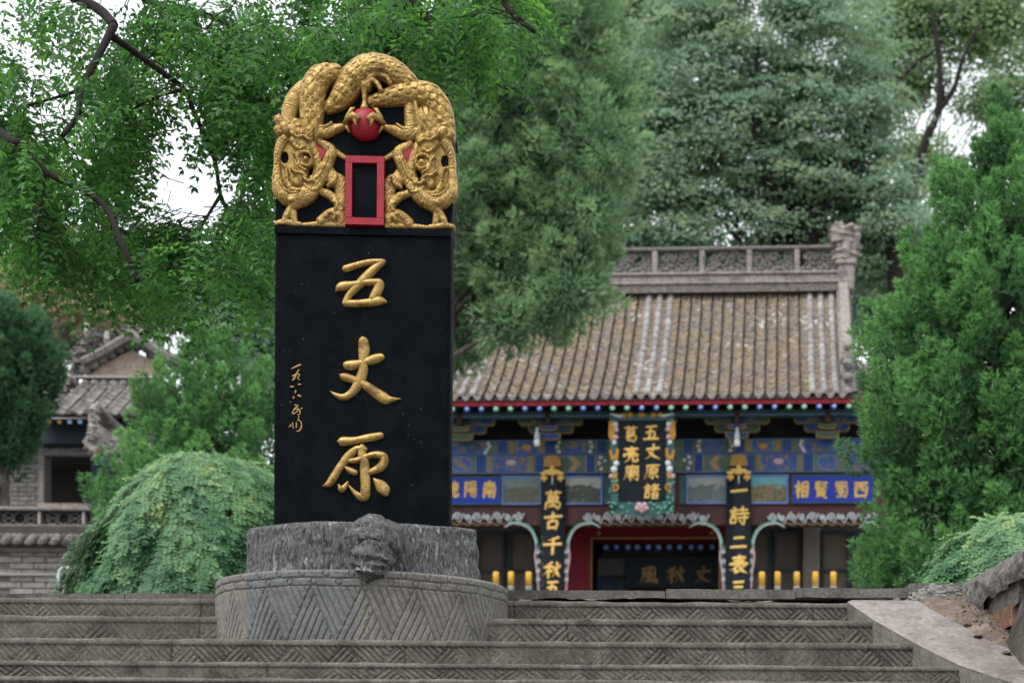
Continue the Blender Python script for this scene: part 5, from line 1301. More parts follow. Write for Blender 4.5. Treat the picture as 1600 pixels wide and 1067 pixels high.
for px, py in ((168,528),(173,545),(222,526),(136,515)): MB().blob(V_(px, py, 0.4), (0.05, 0.08, 0.13), px, 0.2, 10, 7).build('pale_carving', M_LTST, pav)
# ------------------------------------------------------------------ smaller roof corner in front of it
GD = 24.0; g0 = P(165, 1100, GD)
gate = thing('gate_roof', 'small upturned tiled roof corner with a blue painted rafter end, left of the round juniper', 'gate roof', (g0.x, GD, TOPZ))
def G_(px, py, dy=0.0):
    r = ray(px, py); d = GD + dy; return (r.x*d - g0.x, dy, EYE + r.z*d - TOPZ)
mb = MB()
for k in range(4): mb.tube([G_(150+k*3, 632+k*7, 0.1*k), G_(168+k*5, 652+k*8, 0.3+0.1*k), G_(196+k*6, 677+k*5, 0.8+0.1*k), G_(240, 686+k*4, 1.2)], [0.06, 0.055, 0.05, 0.05], 6)
mb.build('corner_ridge', M_TILE2, gate, True)
mb = MB()
for i, (x, y) in enumerate(((148,640),(146,655),(144,668),(143,678))): mb.blob(G_(x, y, 0), (0.075, 0.09, 0.08), i, 0.3, 12, 8)
mb.build('ridge_end', M_LTST, gate)
for k in range(7):
    for j in range(3):
        c = G_(136 + k*13 + j*6, 697 + j*9 - k*1.5 + (0 if k else 3), -0.1*j+0.05*k)
        link('roof_tile', cme2, gate, c, (0.6, random.uniform(-.15, .15), random.uniform(-.3, .1)))
v = [G_(128,690,0), G_(150,660,0.3), G_(240,690,1.2), G_(240,722,0.2), G_(160,722,-0.2)]
MB().add(v, [(0,1,2,3,4), (4,3,2,1,0)]).build('roof_bed', M_TILE2, gate)
MB().tube([G_(150,705,-0.25), G_(168,716,-0.1), G_(190,722,0.3)], 0.035, 6).build('eave_board', M_RAFRED, gate)
c = G_(158.5, 717, -0.2); o = MB().tube([c, (c[0]+0.1, 0.6, c[2]+0.1)], 0.075, 12).build('rafter', M_RBLUE, gate); MB().lathe([(0.035, 0), (0.02, 0.02)], (c[0]+0.01, c[1]-0.003, c[2]), 10, 'y').build('rafter_end', M_RBL2, o)
MB().box(G_(170,740)[0], G_(290,740)[0], 0.3, 1.0, 0, G_(170,724,0.3)[2]).build('wall', M_BRICK, gate)
# ------------------------------------------------------------------ low garden wall
WD = 20.0; w0 = P(60, 1100, WD)
wall = thing('garden_wall', 'low grey brick garden wall with openwork coping and tile rows at left', 'wall', (w0.x, WD, TOPZ))
def W_(px, py, dy=0.0):
    r = ray(px, py); d = WD + dy; return (r.x*d - w0.x, dy, EYE + r.z*d - TOPZ)
wx0, wx1 = W_(-60, 860)[0], W_(470, 860)[0]
def wz(py): return W_(60, py)[2]
MB().box(wx0, wx1, 0.05, 0.40, 0, wz(856)).build('wall_core', M_BRICKJ, wall)
M_PALEBR = mat('pale_grey_brick', [(0.21,0.188,0.177),(0.27,0.245,0.232)], 0.9, scale=5, fine=0.2, fscale=20, rand=0.12)
bm2 = MB().bbox(0, 0.29, 0, 0.05, 0, 0.068, 0.005).mesh('brick', M_PALEBR)
z = wz(928); row = 0
while z < wz(862):
    x = wx0 - (0.15 if row % 2 else 0)
    while x < W_(170, 860)[0]:
        if x > W_(-20, 860)[0]: link('brick', bm2, wall, (x, 0.02, z))
        x += 0.30
    z += 0.08; row += 1
MB().bbox(wx0, wx1, -0.02, 0.45, wz(899.5), wz(895), 0.008).build('band', M_LTST, wall)
MB().bbox(wx0, wx1, -0.05, 0.45, wz(862), wz(855), 0.008).build('band', M_BRICK, wall)
for r in range(3):
    for k in range(int((W_(200, 860)[0]-wx0)/0.155)):
        x = wx0 + k*0.155 + (0.077 if r % 2 else 0)
        if x > W_(-15, 860)[0]: link('coping_tile', cme2, wall, (x, -0.22+0.12*r, wz(852)+0.075*r), (0.62, 0, random.uniform(-.06, .06)))
MB().box(wx0, wx1, -0.1, 0.4, wz(855)+0.002, wz(824)).build('coping_bed', M_ROOFBED, wall)
MB().bbox(wx0, wx1, 0.02, 0.30, wz(823), wz(818), 0.008).build('rail', M_BRICK, wall); MB().bbox(wx0, wx1, 0.0, 0.32, wz(797), wz(791), 0.01).build('rail', M_BRICK, wall)
pw2 = 35*WD/F
for k in range(8):
    x = W_(-12, 800)[0] + k*pw2*1.98; MB().bbox(x, x+0.035, 0.03, 0.29, wz(818)+0.002, wz(797)-0.002, 0.004).build('baluster', M_LTST, wall)
om = MB()
for (cx) in (-0.14, 0.14):
    om.tube([(cx + 0.07*math.cos(i*0.63), 0.12, 0.085 + 0.07*math.sin(i*0.63)) for i in range(11)], 0.016, 5)
    om.tube([(cx-0.13, 0.12, 0.01), (cx+0.13, 0.12, 0.16)], 0.013, 5); om.tube([(cx-0.13, 0.125, 0.16), (cx+0.13, 0.125, 0.01)], 0.013, 5)
ome = om.mesh('openwork_panel', M_BRICK)
for k in range(7): link('openwork_panel', ome, wall, (W_(-12, 800)[0] + (k+0.5)*pw2*1.98 + 0.02, 0.0, wz(818)))
MB().box(wx0, wx1, 0.2, 0.24, wz(818), wz(797)).build('openwork_backing', M_ROOFBED, wall)
# white bent pipe
c = P(92, 1000, 17.0)
pp = tag(MB().tube([(0,0,0), (0,0,P(92,893,17).z-TOPZ), (0.015,0,P(92,889,17).z-TOPZ), (0.06,0,P(92,887,17).z-TOPZ), (0.22,0,P(92,887,17).z-TOPZ)], 0.022, 10).build('bent_pipe', M_WHITEP, None, True), 'thin white bent pipe rising beside the weeping shrub', 'pipe')
pp.location = (c.x, 17.0, TOPZ)

# ------------------------------------------------------------------ broken wall at the right edge
M_CEM = mat('rough_cement', [(0.105,0.097,0.09),(0.17,0.158,0.146),(0.075,0.07,0.064)], 0.92, scale=11, detail=8, fine=0.45, fscale=75, bump=0.8, bscale=90, bdist=0.01)
M_RBRICK = mat('old_red_brick', [(0.22,0.095,0.05),(0.14,0.085,0.06),(0.27,0.14,0.075)], 0.9, scale=9, fine=0.4, fscale=60, rand=0.35, bump=0.5, bscale=90)
BX = 1.262; bw = thing('broken_wall', 'broken cement-capped planter wall showing red brick at the right edge', 'wall', (BX, 6.2, P(1560, 1000, 6.2).z - 0.25))
bo = bw.location
def blump(name, x0, x1, y0, y1, z0, z1, m, amp, res=0.02, seed=0): return rough_block(name, x0-bo.x, x1-bo.x, y0-bo.y, y1-bo.y, z0-bo.z, z1-bo.z, m, bw, amp, res, seed)
ztop = EYE + 0.775
# cap: ragged cement, its lower edge broken away over the bricks
ys = np.linspace(4.6, 7.02, 190)
def cpos(S, T, D):
    Y = 4.6 + 2.42*S
    low = np.interp(Y, [4.6, 5.86, 5.95, 6.15, 6.35, 6.5, 6.62, 6.75, 7.02], [0.09, 0.09, 0.09, 0.095, 0.11, 0.19, 0.22, 0.20, 0.22])
    low = low + 0.05*(fbm(np.stack([Y*12, Y*0, Y*0], -1), 3)-0.45)
    tp = ztop + 0.03*(fbm(np.stack([Y*5, Y*0+3, Y*0], -1), 3)-0.5) - 0.10*np.clip((Y-6.78)/0.24, 0, 1)**2
    a = T*3.0      # 0-1 underside/front, 1-2 top
    X = np.where(a < 1.6, BX - 0.03 - 0.015*np.sin(np.clip(a/1.6, 0, 1)*3.1), BX - 0.03 + (a-1.6)/1.4*0.24)
    Z = np.where(a < 1.6, tp - low*(1-np.clip(a/1.6, 0, 1)), tp + 0.01)
    n1 = fbm(np.stack([Y*16, Z*16, X*16], -1), 4)-0.47
    return np.stack([X + n1*0.05 - bo.x, Y + n1*0.02 - bo.y, Z + n1*0.03*(a >= 1.4) - bo.z], -1)
V, Fq = relief_sheet(260, 46, cpos, lambda S, T: 0); link('cement_cap', np_mesh('cement_cap', V, Fq[:, ::-1], M_CEM), bw)
blump('core', BX+0.03, BX+0.22, 4.6, 6.98, P(1560,1000,6.2).z-0.2, ztop-0.06, M_CEM, 0.008, 0.04, 3)
# herringbone plaster further along
def hpos(S, T, D): return np.stack([BX - 0.012 + D + 0*S - bo.x - 0.035*(1-T), 4.6 + S*(1.13 + 0.32*(1-T)) - bo.y, P(1560,1000,6.2).z - 0.14 + (ztop - 0.02 - P(1560,1000,6.2).z)*T - bo.z], -1)
V, Fq = relief_sheet(220, 110, hpos, lambda S, T: herring(S*1.31/0.22+0.3, T, 8)*0.008); link('plaster_face', np_mesh('plaster_face', V, Fq[:, ::-1], M_STEP), bw)
for i, (px0_, px1_, py0_, py1_) in enumerate(((1527,1549,959,983),(1551,1583,950,984),(1537,1592,916,955),(1556,1572,975,990))):
    ya, yb_ = 2500*BX/(px1_-PX0), 2500*BX/(px0_-PX0); ym = (ya+yb_)/2
    blump('brick', BX-0.012+0.004*i, BX+0.08, ya+0.004, yb_-0.004, P(1560,py1_,ym).z, P(1560,py0_,ym).z, M_RBRICK if i < 2 else M_CEM, 0.006, 0.02, 40+i)
# loose rubble and earth beside the stringer
M_RUB = mat('mortar_rubble', [(0.24,0.225,0.21),(0.17,0.155,0.145),(0.3,0.285,0.27)], 0.95, scale=14, fine=0.45, fscale=90, bump=0.8, bscale=110, rand=0.2)
def pebble(m, r, n, cx, cy, cz, sx_, sy_, sz__, seed):
    mb = MB(); rg = random.Random(seed)
    for k in range(n):
        rr = r*rg.uniform(0.5, 1.25); mb.blob((cx+rg.gauss(0, sx_), cy+rg.gauss(0, sy_), cz+abs(rg.gauss(0, sz__))), (rr, rr*rg.uniform(.7, 1.2), rr*rg.uniform(.6, .9)), seed+k, 0.22, 9, 6, 2.6)
    return mb
a = P(1470, 944, 6.86)
stuff(tag(pebble(0, 0.014, 230, a.x, a.y+0.02, a.z-0.02, 0.085, 0.07, 0.028, 5).build('rubble', M_RUB), 'pale crumbled mortar rubble heaped at the end of the broken wall', 'rubble'))
for i, (px, py, d, r) in enumerate(((1497,937,6.9,0.045),(1512,960,6.55,0.035),(1446,940,6.95,0.05),(1462,930,7.0,0.05),(1480,926,7.0,0.04))):
    c = P(px, py, d); mb = MB().blob((0, 0, 0), (r*1.4, r, r*0.9), i+20, 0.25, 16, 11, 3); o = mb.build('mortar_lump', M_RUB); o.location = c
    tag(o, ['pale mortar lump leaning on the foot of the broken wall end', 'small mortar lump on the earth below the broken wall', 'leftmost mortar lump at the top of the stringer', 'mortar lump against the raised dark kerb stone', 'mortar lump between kerb stone and broken wall'][i], 'rubble', 'mortar lumps')
V, Fq = relief_sheet(200, 24, lambda S, T, D: np.stack([np.interp(7.05-2.6*S, ds[::-1], [ramp_x(q) for q in ds][::-1]) + W - 0.015 - 0.035*fbm(np.stack([S*20, S*0, S*0], -1), 3) + T*np.maximum(0.02, BX + 0.06 - np.interp(7.05-2.6*S, ds[::-1], [ramp_x(q) for q in ds][::-1]) - W + 0.03), 7.05-2.6*S, np.interp(7.05-2.6*S, ds[::-1], sz[::-1]) + 0.012 + 0.05*T + D], -1),
   lambda S, T: 0.03*(fbm(np.stack([S*50, T*5, S*0], -1), 4)-0.42) - 0.014*(T < 0.05))
mbp_ = MB(); rgc = random.Random(9)
for k in range(150):
    yy = rgc.uniform(5.5, 6.95); tt_ = rgc.random()**0.6; xi = ramp_x(yy) + W; xx = xi + tt_*max(0.02, BX - 0.03 - xi); rr = rgc.uniform(0.002, 0.0065)
    mbp_.blob((xx, yy, float(np.interp(yy, ds[::-1], sz[::-1])) + 0.012 + 0.05*tt_), (rr, rr*1.2, rr*0.7), k, 0.2, 7, 5)
stuff(tag(mbp_.build('earth_crumbs', M_DIRT), 'brown earth crumbs scattered along the foot of the broken wall', 'rubble'))
struct(link('earth_strip', np_mesh('earth_strip', V, Fq[:, ::-1], M_DIRT)))
for i, (px, py, d) in enumerate(((1528, 1010, 6.05), (1512, 985, 6.25), (1573, 1032, 5.75))):
    c = P(px, py, d); o = MB().blob((0, 0, 0), (0.016, 0.03, 0.006), i, 0.25, 9, 6).build('dry_leaf', M_DIRT); o.location = (c.x, d, float(np.interp(d, ds[::-1], sz[::-1])) + 0.018)
    tag(o, ['dry brown leaf on the pale stringer, middle one', 'dry brown leaf on the pale stringer, uppermost', 'dry brown leaf on the pale stringer, nearest the camera'][i], 'leaf', 'dry leaves on the stringer')
# ------------------------------------------------------------------ foliage
def unit(a): return a / (np.linalg.norm(a, axis=-1, keepdims=True) + 1e-9)
def rdir(n): return unit(RNG.normal(size=(n, 3)))
def needles(P0, D, L, Wd, blades=5, spread=0.5, nrm=None):
    """sprays of thin pointed blades; returns verts, tris"""
    n = len(P0); D = np.repeat(D, blades, 0) + RNG.normal(size=(n*blades, 3))*spread; D = unit(D)
    B = np.repeat(P0, blades, 0); L = np.repeat(L, blades)*RNG.uniform(0.6, 1.15, n*blades); Wd = np.repeat(Wd, blades)
    nv = rdir(n*blades) if nrm is None else unit(np.repeat(nrm, blades, 0) + RNG.normal(size=(n*blades, 3))*0.45)
    S = unit(np.cross(D, nv))*(Wd/2)[:, None]
    V = np.stack([B - S, B + S, B + D*L[:, None]], 1).reshape(-1, 3)
    return V, np.arange(len(V)).reshape(-1, 3)
def leaves(P0, D, L, Wd, up=None):
    """flat pointed leaf blades (diamonds)"""
    n = len(P0); S = unit(np.cross(D, rdir(n) if up is None else up))*(Wd/2)[:, None]
    m = P0 + D*(L*0.45)[:, None]
    V = np.stack([P0, m - S, P0 + D*L[:, None], m + S], 1).reshape(-1, 3)
    return V, np.arange(len(V)).reshape(-1, 4)
def clumped(C, CD, size, per, elong=1.6):
    """points inside elongated clumps: C centres, CD directions, size radius"""
    k = len(C); q = RNG.normal(size=(k, per, 3)); q = unit(q)*(RNG.random((k, per, 1))**0.45)
    along = (q*CD[:, None, :]).sum(-1, keepdims=True); q = q + CD[:, None, :]*along*(elong-1)
    tip = along[..., 0]
    pts = C[:, None, :] + q*size[:, None, None]
    return pts.reshape(-1, 3), q.reshape(-1, 3), tip.reshape(-1)
def build_needle_crown(name, C, CD, size, per, L, Wd, m, parent, blades=5, elong=1.6, tone=None, origin=(0,0,0), outc=None):
    """flame-shaped tufts: sprays sit on the skin of each tuft and point along it"""
    k = len(C); t = RNG.random((k, per)); an = RNG.uniform(0, 2*math.pi, (k, per))
    A = unit(np.cross(CD, rdir(k))); B = np.cross(CD, A)
    e = A[:, None, :]*np.cos(an)[..., None] + B[:, None, :]*np.sin(an)[..., None]
    pr = np.clip((1 - t)*1.15, 0, 1)**0.6*np.clip((t + 0.12)/0.35, 0, 1)*RNG.uniform(0.55, 1.0, (k, per))
    pts = C[:, None, :] + CD[:, None, :]*(size[:, None]*elong*1.5*(t - 0.35))[..., None] + e*(size[:, None]*pr)[..., None]
    pts = pts.reshape(-1, 3); e = e.reshape(-1, 3); cd = np.repeat(CD, per, 0); n = len(pts)
    D = unit(cd*0.95 + e*0.5 + RNG.normal(size=pts.shape)*0.2)
    nr = unit(e*0.75 + cd*0.25 + np.array([0, 0, 0.35]))
    V, T = needles(pts, D, L*RNG.uniform(0.7, 1.3, n), np.full(n, Wd), blades, 0.38, nr)
    ct = (RNG.random(len(C)) if tone is None else tone)
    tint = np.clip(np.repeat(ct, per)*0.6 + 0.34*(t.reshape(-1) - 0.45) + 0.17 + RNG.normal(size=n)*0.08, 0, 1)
    return link(name, np_mesh(name, V - np.array(origin), T, m, False, np.repeat(tint, blades*3)), parent)
def build_leaf_crown(name, C, CD, size, per, L, Wd, m, parent, elong=1.0, droop=0.3, tone=None, origin=(0,0,0), flat=0.55, extra=None):
    """leafy pads: leaves lie on the upper skin of flattened domes, facing up and out, with a few hanging below"""
    k = len(C); q = unit(RNG.normal(size=(k, per, 3))); low = RNG.random((k, per)) < 0.22
    q[..., 2] = np.where(low, -np.abs(q[..., 2])*0.6, np.abs(q[..., 2])); q = q*(1 + 0.25*np.sin(5*q[..., [1, 2, 0]] + np.arange(k)[:, None, None]))
    rad = RNG.uniform(0.72, 1.05, (k, per, 1))
    off = q*rad; pts = C[:, None, :] + off*size[:, None, None]*np.array([elong, elong, flat]); pts = pts.reshape(-1, 3); qn = q.reshape(-1, 3); n = len(pts)
    nr = unit(qn*np.array([0.8, 0.8, 0.8]) + np.array([0, -0.40, 0.42]) + RNG.normal(size=pts.shape)*0.24)
    D = unit(unit(np.cross(nr, rdir(n))) + qn*np.array([0.5, 0.5, 0]) + np.array([0, 0, -droop]))
    V, T = leaves(pts, D, L*RNG.uniform(0.65, 1.3, n), Wd*RNG.uniform(0.7, 1.2, n), nr)
    ct = (RNG.random(len(C)) if tone is None else tone)
    tint = np.clip(np.repeat(ct, per)*0.7 + 0.15 + RNG.normal(size=n)*0.09, 0, 1)
    return link(name, np_mesh(name, V - np.array(origin), T, m, False, np.repeat(tint, 4)), parent)
M_BARK = mat('grey_bark', [(0.06,0.05,0.043),(0.1,0.086,0.075),(0.045,0.038,0.034)], 0.95, scale=7, stretch=(1,1,0.25), fine=0.4, fscale=40, bump=0.7, bscale=40)
M_DBARK = mat('dark_bark', [(0.012,0.0105,0.0095),(0.02,0.017,0.015)], 0.95, scale=7, stretch=(1,1,0.3), bump=0.5, bscale=30)
def limb(mb, a, b, r0, r1, seed, sag=0.1, n=6, sides=7):
    a = Vector(a); b = Vector(b); rg = random.Random(seed); L = (b-a).length; path = []; rad = []
    for i in range(n + 1):
        t = i/n; p = a.lerp(b, t) + Vector((0, 0, sag*L*math.sin(math.pi*t))) 
        if 0 < i < n: p += Vector((rg.uniform(-1, 1), rg.uniform(-1, 1), rg.uniform(-1, 1)))*L*0.035
        path.append(p); rad.append(r0 + (r1-r0)*t)
    mb.tube(path, rad, sides)

# ---- junipers ------------------------------------------------------
M_JUN = leaf_mat('juniper_green', [(0.028,0.066,0.034),(0.072,0.168,0.072),(0.13,0.29,0.10),(0.20,0.41,0.125)], 0.3)
M_JUN3 = leaf_mat('dark_juniper_green', [(0.015,0.042,0.026),(0.036,0.095,0.05),(0.07,0.165,0.075),(0.12,0.24,0.11)], 0.25)
M_JUN2 = leaf_mat('grey_juniper_green', [(0.045,0.085,0.055),(0.115,0.215,0.115),(0.20,0.33,0.17),(0.30,0.42,0.22)], 0.35)
def juniper(name, label, px, d, top_py, prof, ext, nclump, per, L, Wd, m, csize, group, seed, blades=5, trunk_r=0.12):
    """prof: (pixel row, half width in pixels) read from the photograph's outline; ext: how far tufts reach past their roots"""
    global RNG
    RNG = np.random.default_rng(seed)
    b = P(px, 900, d); top = P(px, top_py, d).z; hgt = top - TOPZ; s = d/F
    o = thing(name, label, 'tree', (b.x, d, TOPZ), 0, group)
    pr = sorted([((P(px, y, d).z - TOPZ)/hgt, max(4.0, r - ext)*s) for y, r in prof])
    hs = np.array([p[0] for p in pr]); rs = np.array([p[1] for p in pr]); h0 = hs[0]
    hh = []
    while len(hh) < nclump:
        h = h0 + (1-h0)*RNG.random()
        if RNG.random() < np.interp(h, hs, rs)/rs.max(): hh.append(h)
    hh = np.array(hh); an = RNG.uniform(0, 2*math.pi, nclump)
    inner = RNG.random(nclump) < 0.42
    lump = 1 + 0.12*np.sin(an*3 + hh*9) + 0.10*np.sin(an*7 - hh*17)
    rr = np.interp(hh, hs, rs)*lump*np.where(inner, RNG.uniform(0.15, 0.75, nclump), RNG.uniform(0.84, 1.0, nclump))
    C = np.stack([b.x + rr*np.cos(an), d + rr*np.sin(an), TOPZ + hh*hgt*0.96], -1)
    CD = unit(np.stack([np.cos(an)*0.75, np.sin(an)*0.75, 0.75 + 0.5*hh], -1) + RNG.normal(size=(nclump, 3))*0.2)
    size = csize*RNG.uniform(0.6, 1.25, nclump)*np.clip(1.15 - 0.5*(hh-h0)/(1-h0), 0.5, 1)
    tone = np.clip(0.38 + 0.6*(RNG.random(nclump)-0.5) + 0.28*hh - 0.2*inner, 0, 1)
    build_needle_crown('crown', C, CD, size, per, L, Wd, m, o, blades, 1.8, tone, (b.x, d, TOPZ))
    mb = MB(); mb.tube([(0, 0, -0.1), (0.02, 0, hgt*0.3), (0.0, 0.02, hgt*0.6), (0, 0, hgt*0.9)], [trunk_r, trunk_r*0.8, trunk_r*0.5, 0.02], 8)
    for k in range(26):
        i = RNG.integers(nclump); c = Vector(C[i]) - Vector((b.x, d, TOPZ)); limb(mb, (0, 0, max(0.2, c.z*0.75)), c, trunk_r*0.3, 0.01, k, 0.05, 4, 5)
    mb.build('trunk', M_BARK, o, True)
    return o
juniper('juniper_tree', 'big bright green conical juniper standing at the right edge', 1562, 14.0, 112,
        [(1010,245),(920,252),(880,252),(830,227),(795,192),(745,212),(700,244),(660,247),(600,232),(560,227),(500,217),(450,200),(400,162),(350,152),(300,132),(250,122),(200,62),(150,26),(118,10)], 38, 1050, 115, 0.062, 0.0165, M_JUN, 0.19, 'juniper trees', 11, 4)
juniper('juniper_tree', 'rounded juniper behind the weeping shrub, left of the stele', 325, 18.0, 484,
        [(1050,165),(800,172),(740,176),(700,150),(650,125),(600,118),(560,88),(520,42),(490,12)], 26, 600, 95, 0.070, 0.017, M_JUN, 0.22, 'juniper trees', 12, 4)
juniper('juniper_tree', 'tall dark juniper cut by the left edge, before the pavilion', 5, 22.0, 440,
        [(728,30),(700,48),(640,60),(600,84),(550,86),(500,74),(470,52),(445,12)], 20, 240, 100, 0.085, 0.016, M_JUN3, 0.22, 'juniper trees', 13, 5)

def blob_clumps(blobs, d, seed, shell=0.55, cscale=1.0):
    """blobs: (px, py, rx, ry, n[, depth offset]) ellipses in pixels at distance d -> clump centres filling ellipsoids"""
    rg = np.random.default_rng(seed); C = []; CD = []
    for bl in blobs:
        px, py, rx, ry, n = bl[:5]; n = max(3, int(n*cscale)); dd = d + (bl[5] if len(bl) > 5 else 0); c = np.array(P(px, py, dd)); s = dd/F
        q = unit(rg.normal(size=(n, 3)))*(shell + (1-shell)*rg.random((n, 1)))
        C.append(c + q*np.array([rx*s, 0.5*(rx+ry)*s*0.8, ry*s])); CD.append(unit(q + np.array([0, 0, 0.25])))
    return np.concatenate(C), np.concatenate(CD)
def blob_tree(name, label, d, trunk_px, blobs, m, kind, per, L, Wd, csize, group, seed, trunk_r=0.2, limbs=(), bark=None, cat='tree', blades=4, droop=0.3, flat=0.6, elong=1.3, tone_c=0.5, extra_twigs=18, shell=0.5, cscale=1.0):
    global RNG
    RNG = np.random.default_rng(seed); b = P(trunk_px, 900, d); org = (b.x, d, TOPZ)
    o = thing(name, label, cat, org, 0, group); C, CD = blob_clumps(blobs, d, seed, shell, cscale)
    size = csize*RNG.uniform(0.6, 1.3, len(C)); tone = np.clip(tone_c + 0.6*(RNG.random(len(C))-0.5), 0, 1)
    if kind == 'needle': build_needle_crown('crown', C, CD, size, per, L, Wd, m, o, blades, elong, tone, org)
    else: build_leaf_crown('crown', C, CD, size, per, L, Wd, m, o, elong, droop, tone, org, flat)
    top = max(c[2] for c in C) - TOPZ; mb = MB()
    topx = P(blobs[0][0], blobs[0][1], d).x - b.x
    if trunk_r > 0: mb.tube([(0, 0, -0.1), (0.05, 0, top*0.25), (topx*0.4, 0.1, top*0.55), (topx, 0, top*0.85)], [trunk_r, trunk_r*0.8, trunk_r*0.55, trunk_r*0.12], 9)
    for (pts, r0, r1) in limbs:
        pp = [P(x, y, d + dz) - Vector(org) for x, y, dz in pts]; sm = [Vector(q) for q in catmull([tuple(q) for q in pp], 4)]; n = len(sm)
        mb.tube(sm, [r0 + (r1-r0)*i/(n-1) for i in range(n)], 7)
    for k in range(extra_twigs):
        c = Vector(C[RNG.integers(len(C))]) - Vector(org); z = min(top*0.8, max(0.5, c.z*0.8)); limb(mb, (topx*0.4*z/top, 0, z), c, max(0.03, trunk_r*0.25), 0.012, k, 0.06, 5, 5)
    mb.build('trunk', bark or M_BARK, o, True)
    return o
# tall cypress in the middle, its lower boughs over the hall roof
blob_tree('cypress_tree', 'tall grey-green cypress behind the stele, boughs hanging over the hall roof', 22.0, 640,
    [(816,40,130,90,90),(786,-60,110,90,50),(846,130,95,70,80),(896,210,78,70,80),(786,190,90,80,80),(760,290,75,80,80),(826,290,85,70,80),(891,300,62,62,70),(826,380,95,60,90),(871,410,58,50,60),(780,420,70,60,60),(831,470,75,45,70),(740,470,48,60,44,0.8),(728,535,34,32,26,0.5),(760,130,70,80,60),(690,350,60,150,70),(916,120,45,45,40,1),(886,40,55,60,50,1),(956,175,26,34,24),(941,235,34,32,24,-.6),(921,330,38,30,26,-.6),(966,120,24,30,18,.5),(891,455,34,34,24,-.5),(911,385,24,24,16),(946,40,24,40,20,.5),(786,505,40,24,20,-.4)],
    M_JUN2, 'needle', 115, 0.105, 0.026, 0.30, None, 21, 0.22, [(((640,600,0.5),(700,470,0.8),(760,420,0.8),(800,400,0.8)),0.10,0.04), (((650,600,0),(720,380,0),(800,200,0),(840,40,0)),0.16,0.05)], blades=3, elong=1.5, tone_c=0.62, shell=0.72, cscale=0.55)
# broad scholar tree behind the hall
M_SOPH = leaf_mat('scholar_tree_leaf', [(0.08,0.14,0.105),(0.138,0.23,0.162),(0.20,0.305,0.205),(0.30,0.375,0.19)], 0.48)
M_SOPH2 = leaf_mat('pale_tree_leaf', [(0.09,0.16,0.105),(0.15,0.25,0.145),(0.22,0.33,0.165),(0.32,0.40,0.17)], 0.48)
blob_tree('scholar_tree', 'huge spreading scholar tree with dark limbs directly behind the hall ridge', 42.0, 1258,
    [(1180,60,130,80,70),(1075,110,95,80,50),(1290,80,90,80,50),(1040,220,75,70,45),(1140,200,100,70,60),(1250,190,95,70,60),(1350,180,60,70,36),(1100,285,110,50,55),(1220,280,100,50,55),(1330,285,90,55,50),(1395,330,45,60,26),(1030,310,60,45,30),(1060,375,60,26,22),(1180,365,70,20,16),(1000,170,40,60,22),(1150,-30,150,60,50),(1385,430,55,50,40,1),(1360,380,50,40,26,1),(1010,420,60,30,30,1),(1100,425,60,30,30,1),(1190,420,60,30,30,1),(1280,420,60,30,30,1),(1310,350,50,40,26,1),(960,400,60,50,30,1)],
    M_SOPH, 'leaf', 330, 0.13, 0.085, 0.75, 'trees behind the hall', 22, 0.42, [(((1258,520,0),(1262,400,0),(1258,340,0),(1240,270,0),(1200,150,0)),0.36,0.10), (((1258,370,0),(1200,340,-.5),(1130,345,-.5),(1060,370,-.5)),0.16,0.05), (((1262,350,0),(1310,300,-.5),(1350,220,-.5),(1370,120,-.5)),0.18,0.05), (((1400,470,0),(1395,390,0),(1370,340,0),(1320,300,0)),0.26,0.1), (((1255,330,0),(1190,270,-1),(1180,160,-1),(1185,60,-1)),0.14,0.04)], M_DBARK, droop=0.25, flat=0.5, tone_c=0.72, extra_twigs=24, shell=0.62, cscale=0.50)
blob_tree('scholar_tree', 'yellow-tinged tall tree with forked dark limbs at upper right', 50.0, 1400,
    [(1480,30,90,60,60),(1380,40,70,70,44),(1575,60,60,80,44),(1420,120,45,40,22),(1590,190,50,60,26),(1540,150,34,40,16),(1370,130,50,60,30),(1450,260,50,40,22),(1530,-30,110,50,40)],
    M_SOPH2, 'leaf', 280, 0.15, 0.10, 0.85, 'trees behind the hall', 23, 0.12, [(((1400,420,-2),(1440,240,-2),(1465,175,-2),(1468,100,-2),(1455,20,-2)),0.16,0.06), (((1462,180,-2),(1490,140,-2),(1505,90,-2),(1530,40,-2)),0.10,0.04), (((1370,300,-2),(1390,160,-2),(1420,110,-2),(1460,80,-2)),0.10,0.04)], M_DBARK, tone_c=0.6, shell=0.65, cscale=0.6)
blob_tree('scholar_tree', 'pale yellowish tree crown at top centre behind the cypress', 55.0, 1000,
    [(1010,30,70,70,50),(960,90,50,60,28),(1060,20,60,50,30),(900,60,70,80,40),(960,250,60,80,36),(985,330,30,30,10),(820,300,80,120,50)], M_SOPH2, 'leaf', 150, 0.18, 0.12, 1.0, 'trees behind the hall', 24, 0.3, (), M_DBARK, tone_c=0.55)
blob_tree('broadleaf_tree', 'dark green tree filling the gap between the hall ridge end and the right juniper', 47.0, 1420, [(1385,455,50,50,34),(1420,400,45,60,30),(1360,500,45,45,24),(1430,480,50,60,28)], M_SOPH, 'leaf', 160, 0.15, 0.10, 0.8, 'trees behind the hall', 25, 0.25, (), M_DBARK, tone_c=0.4)
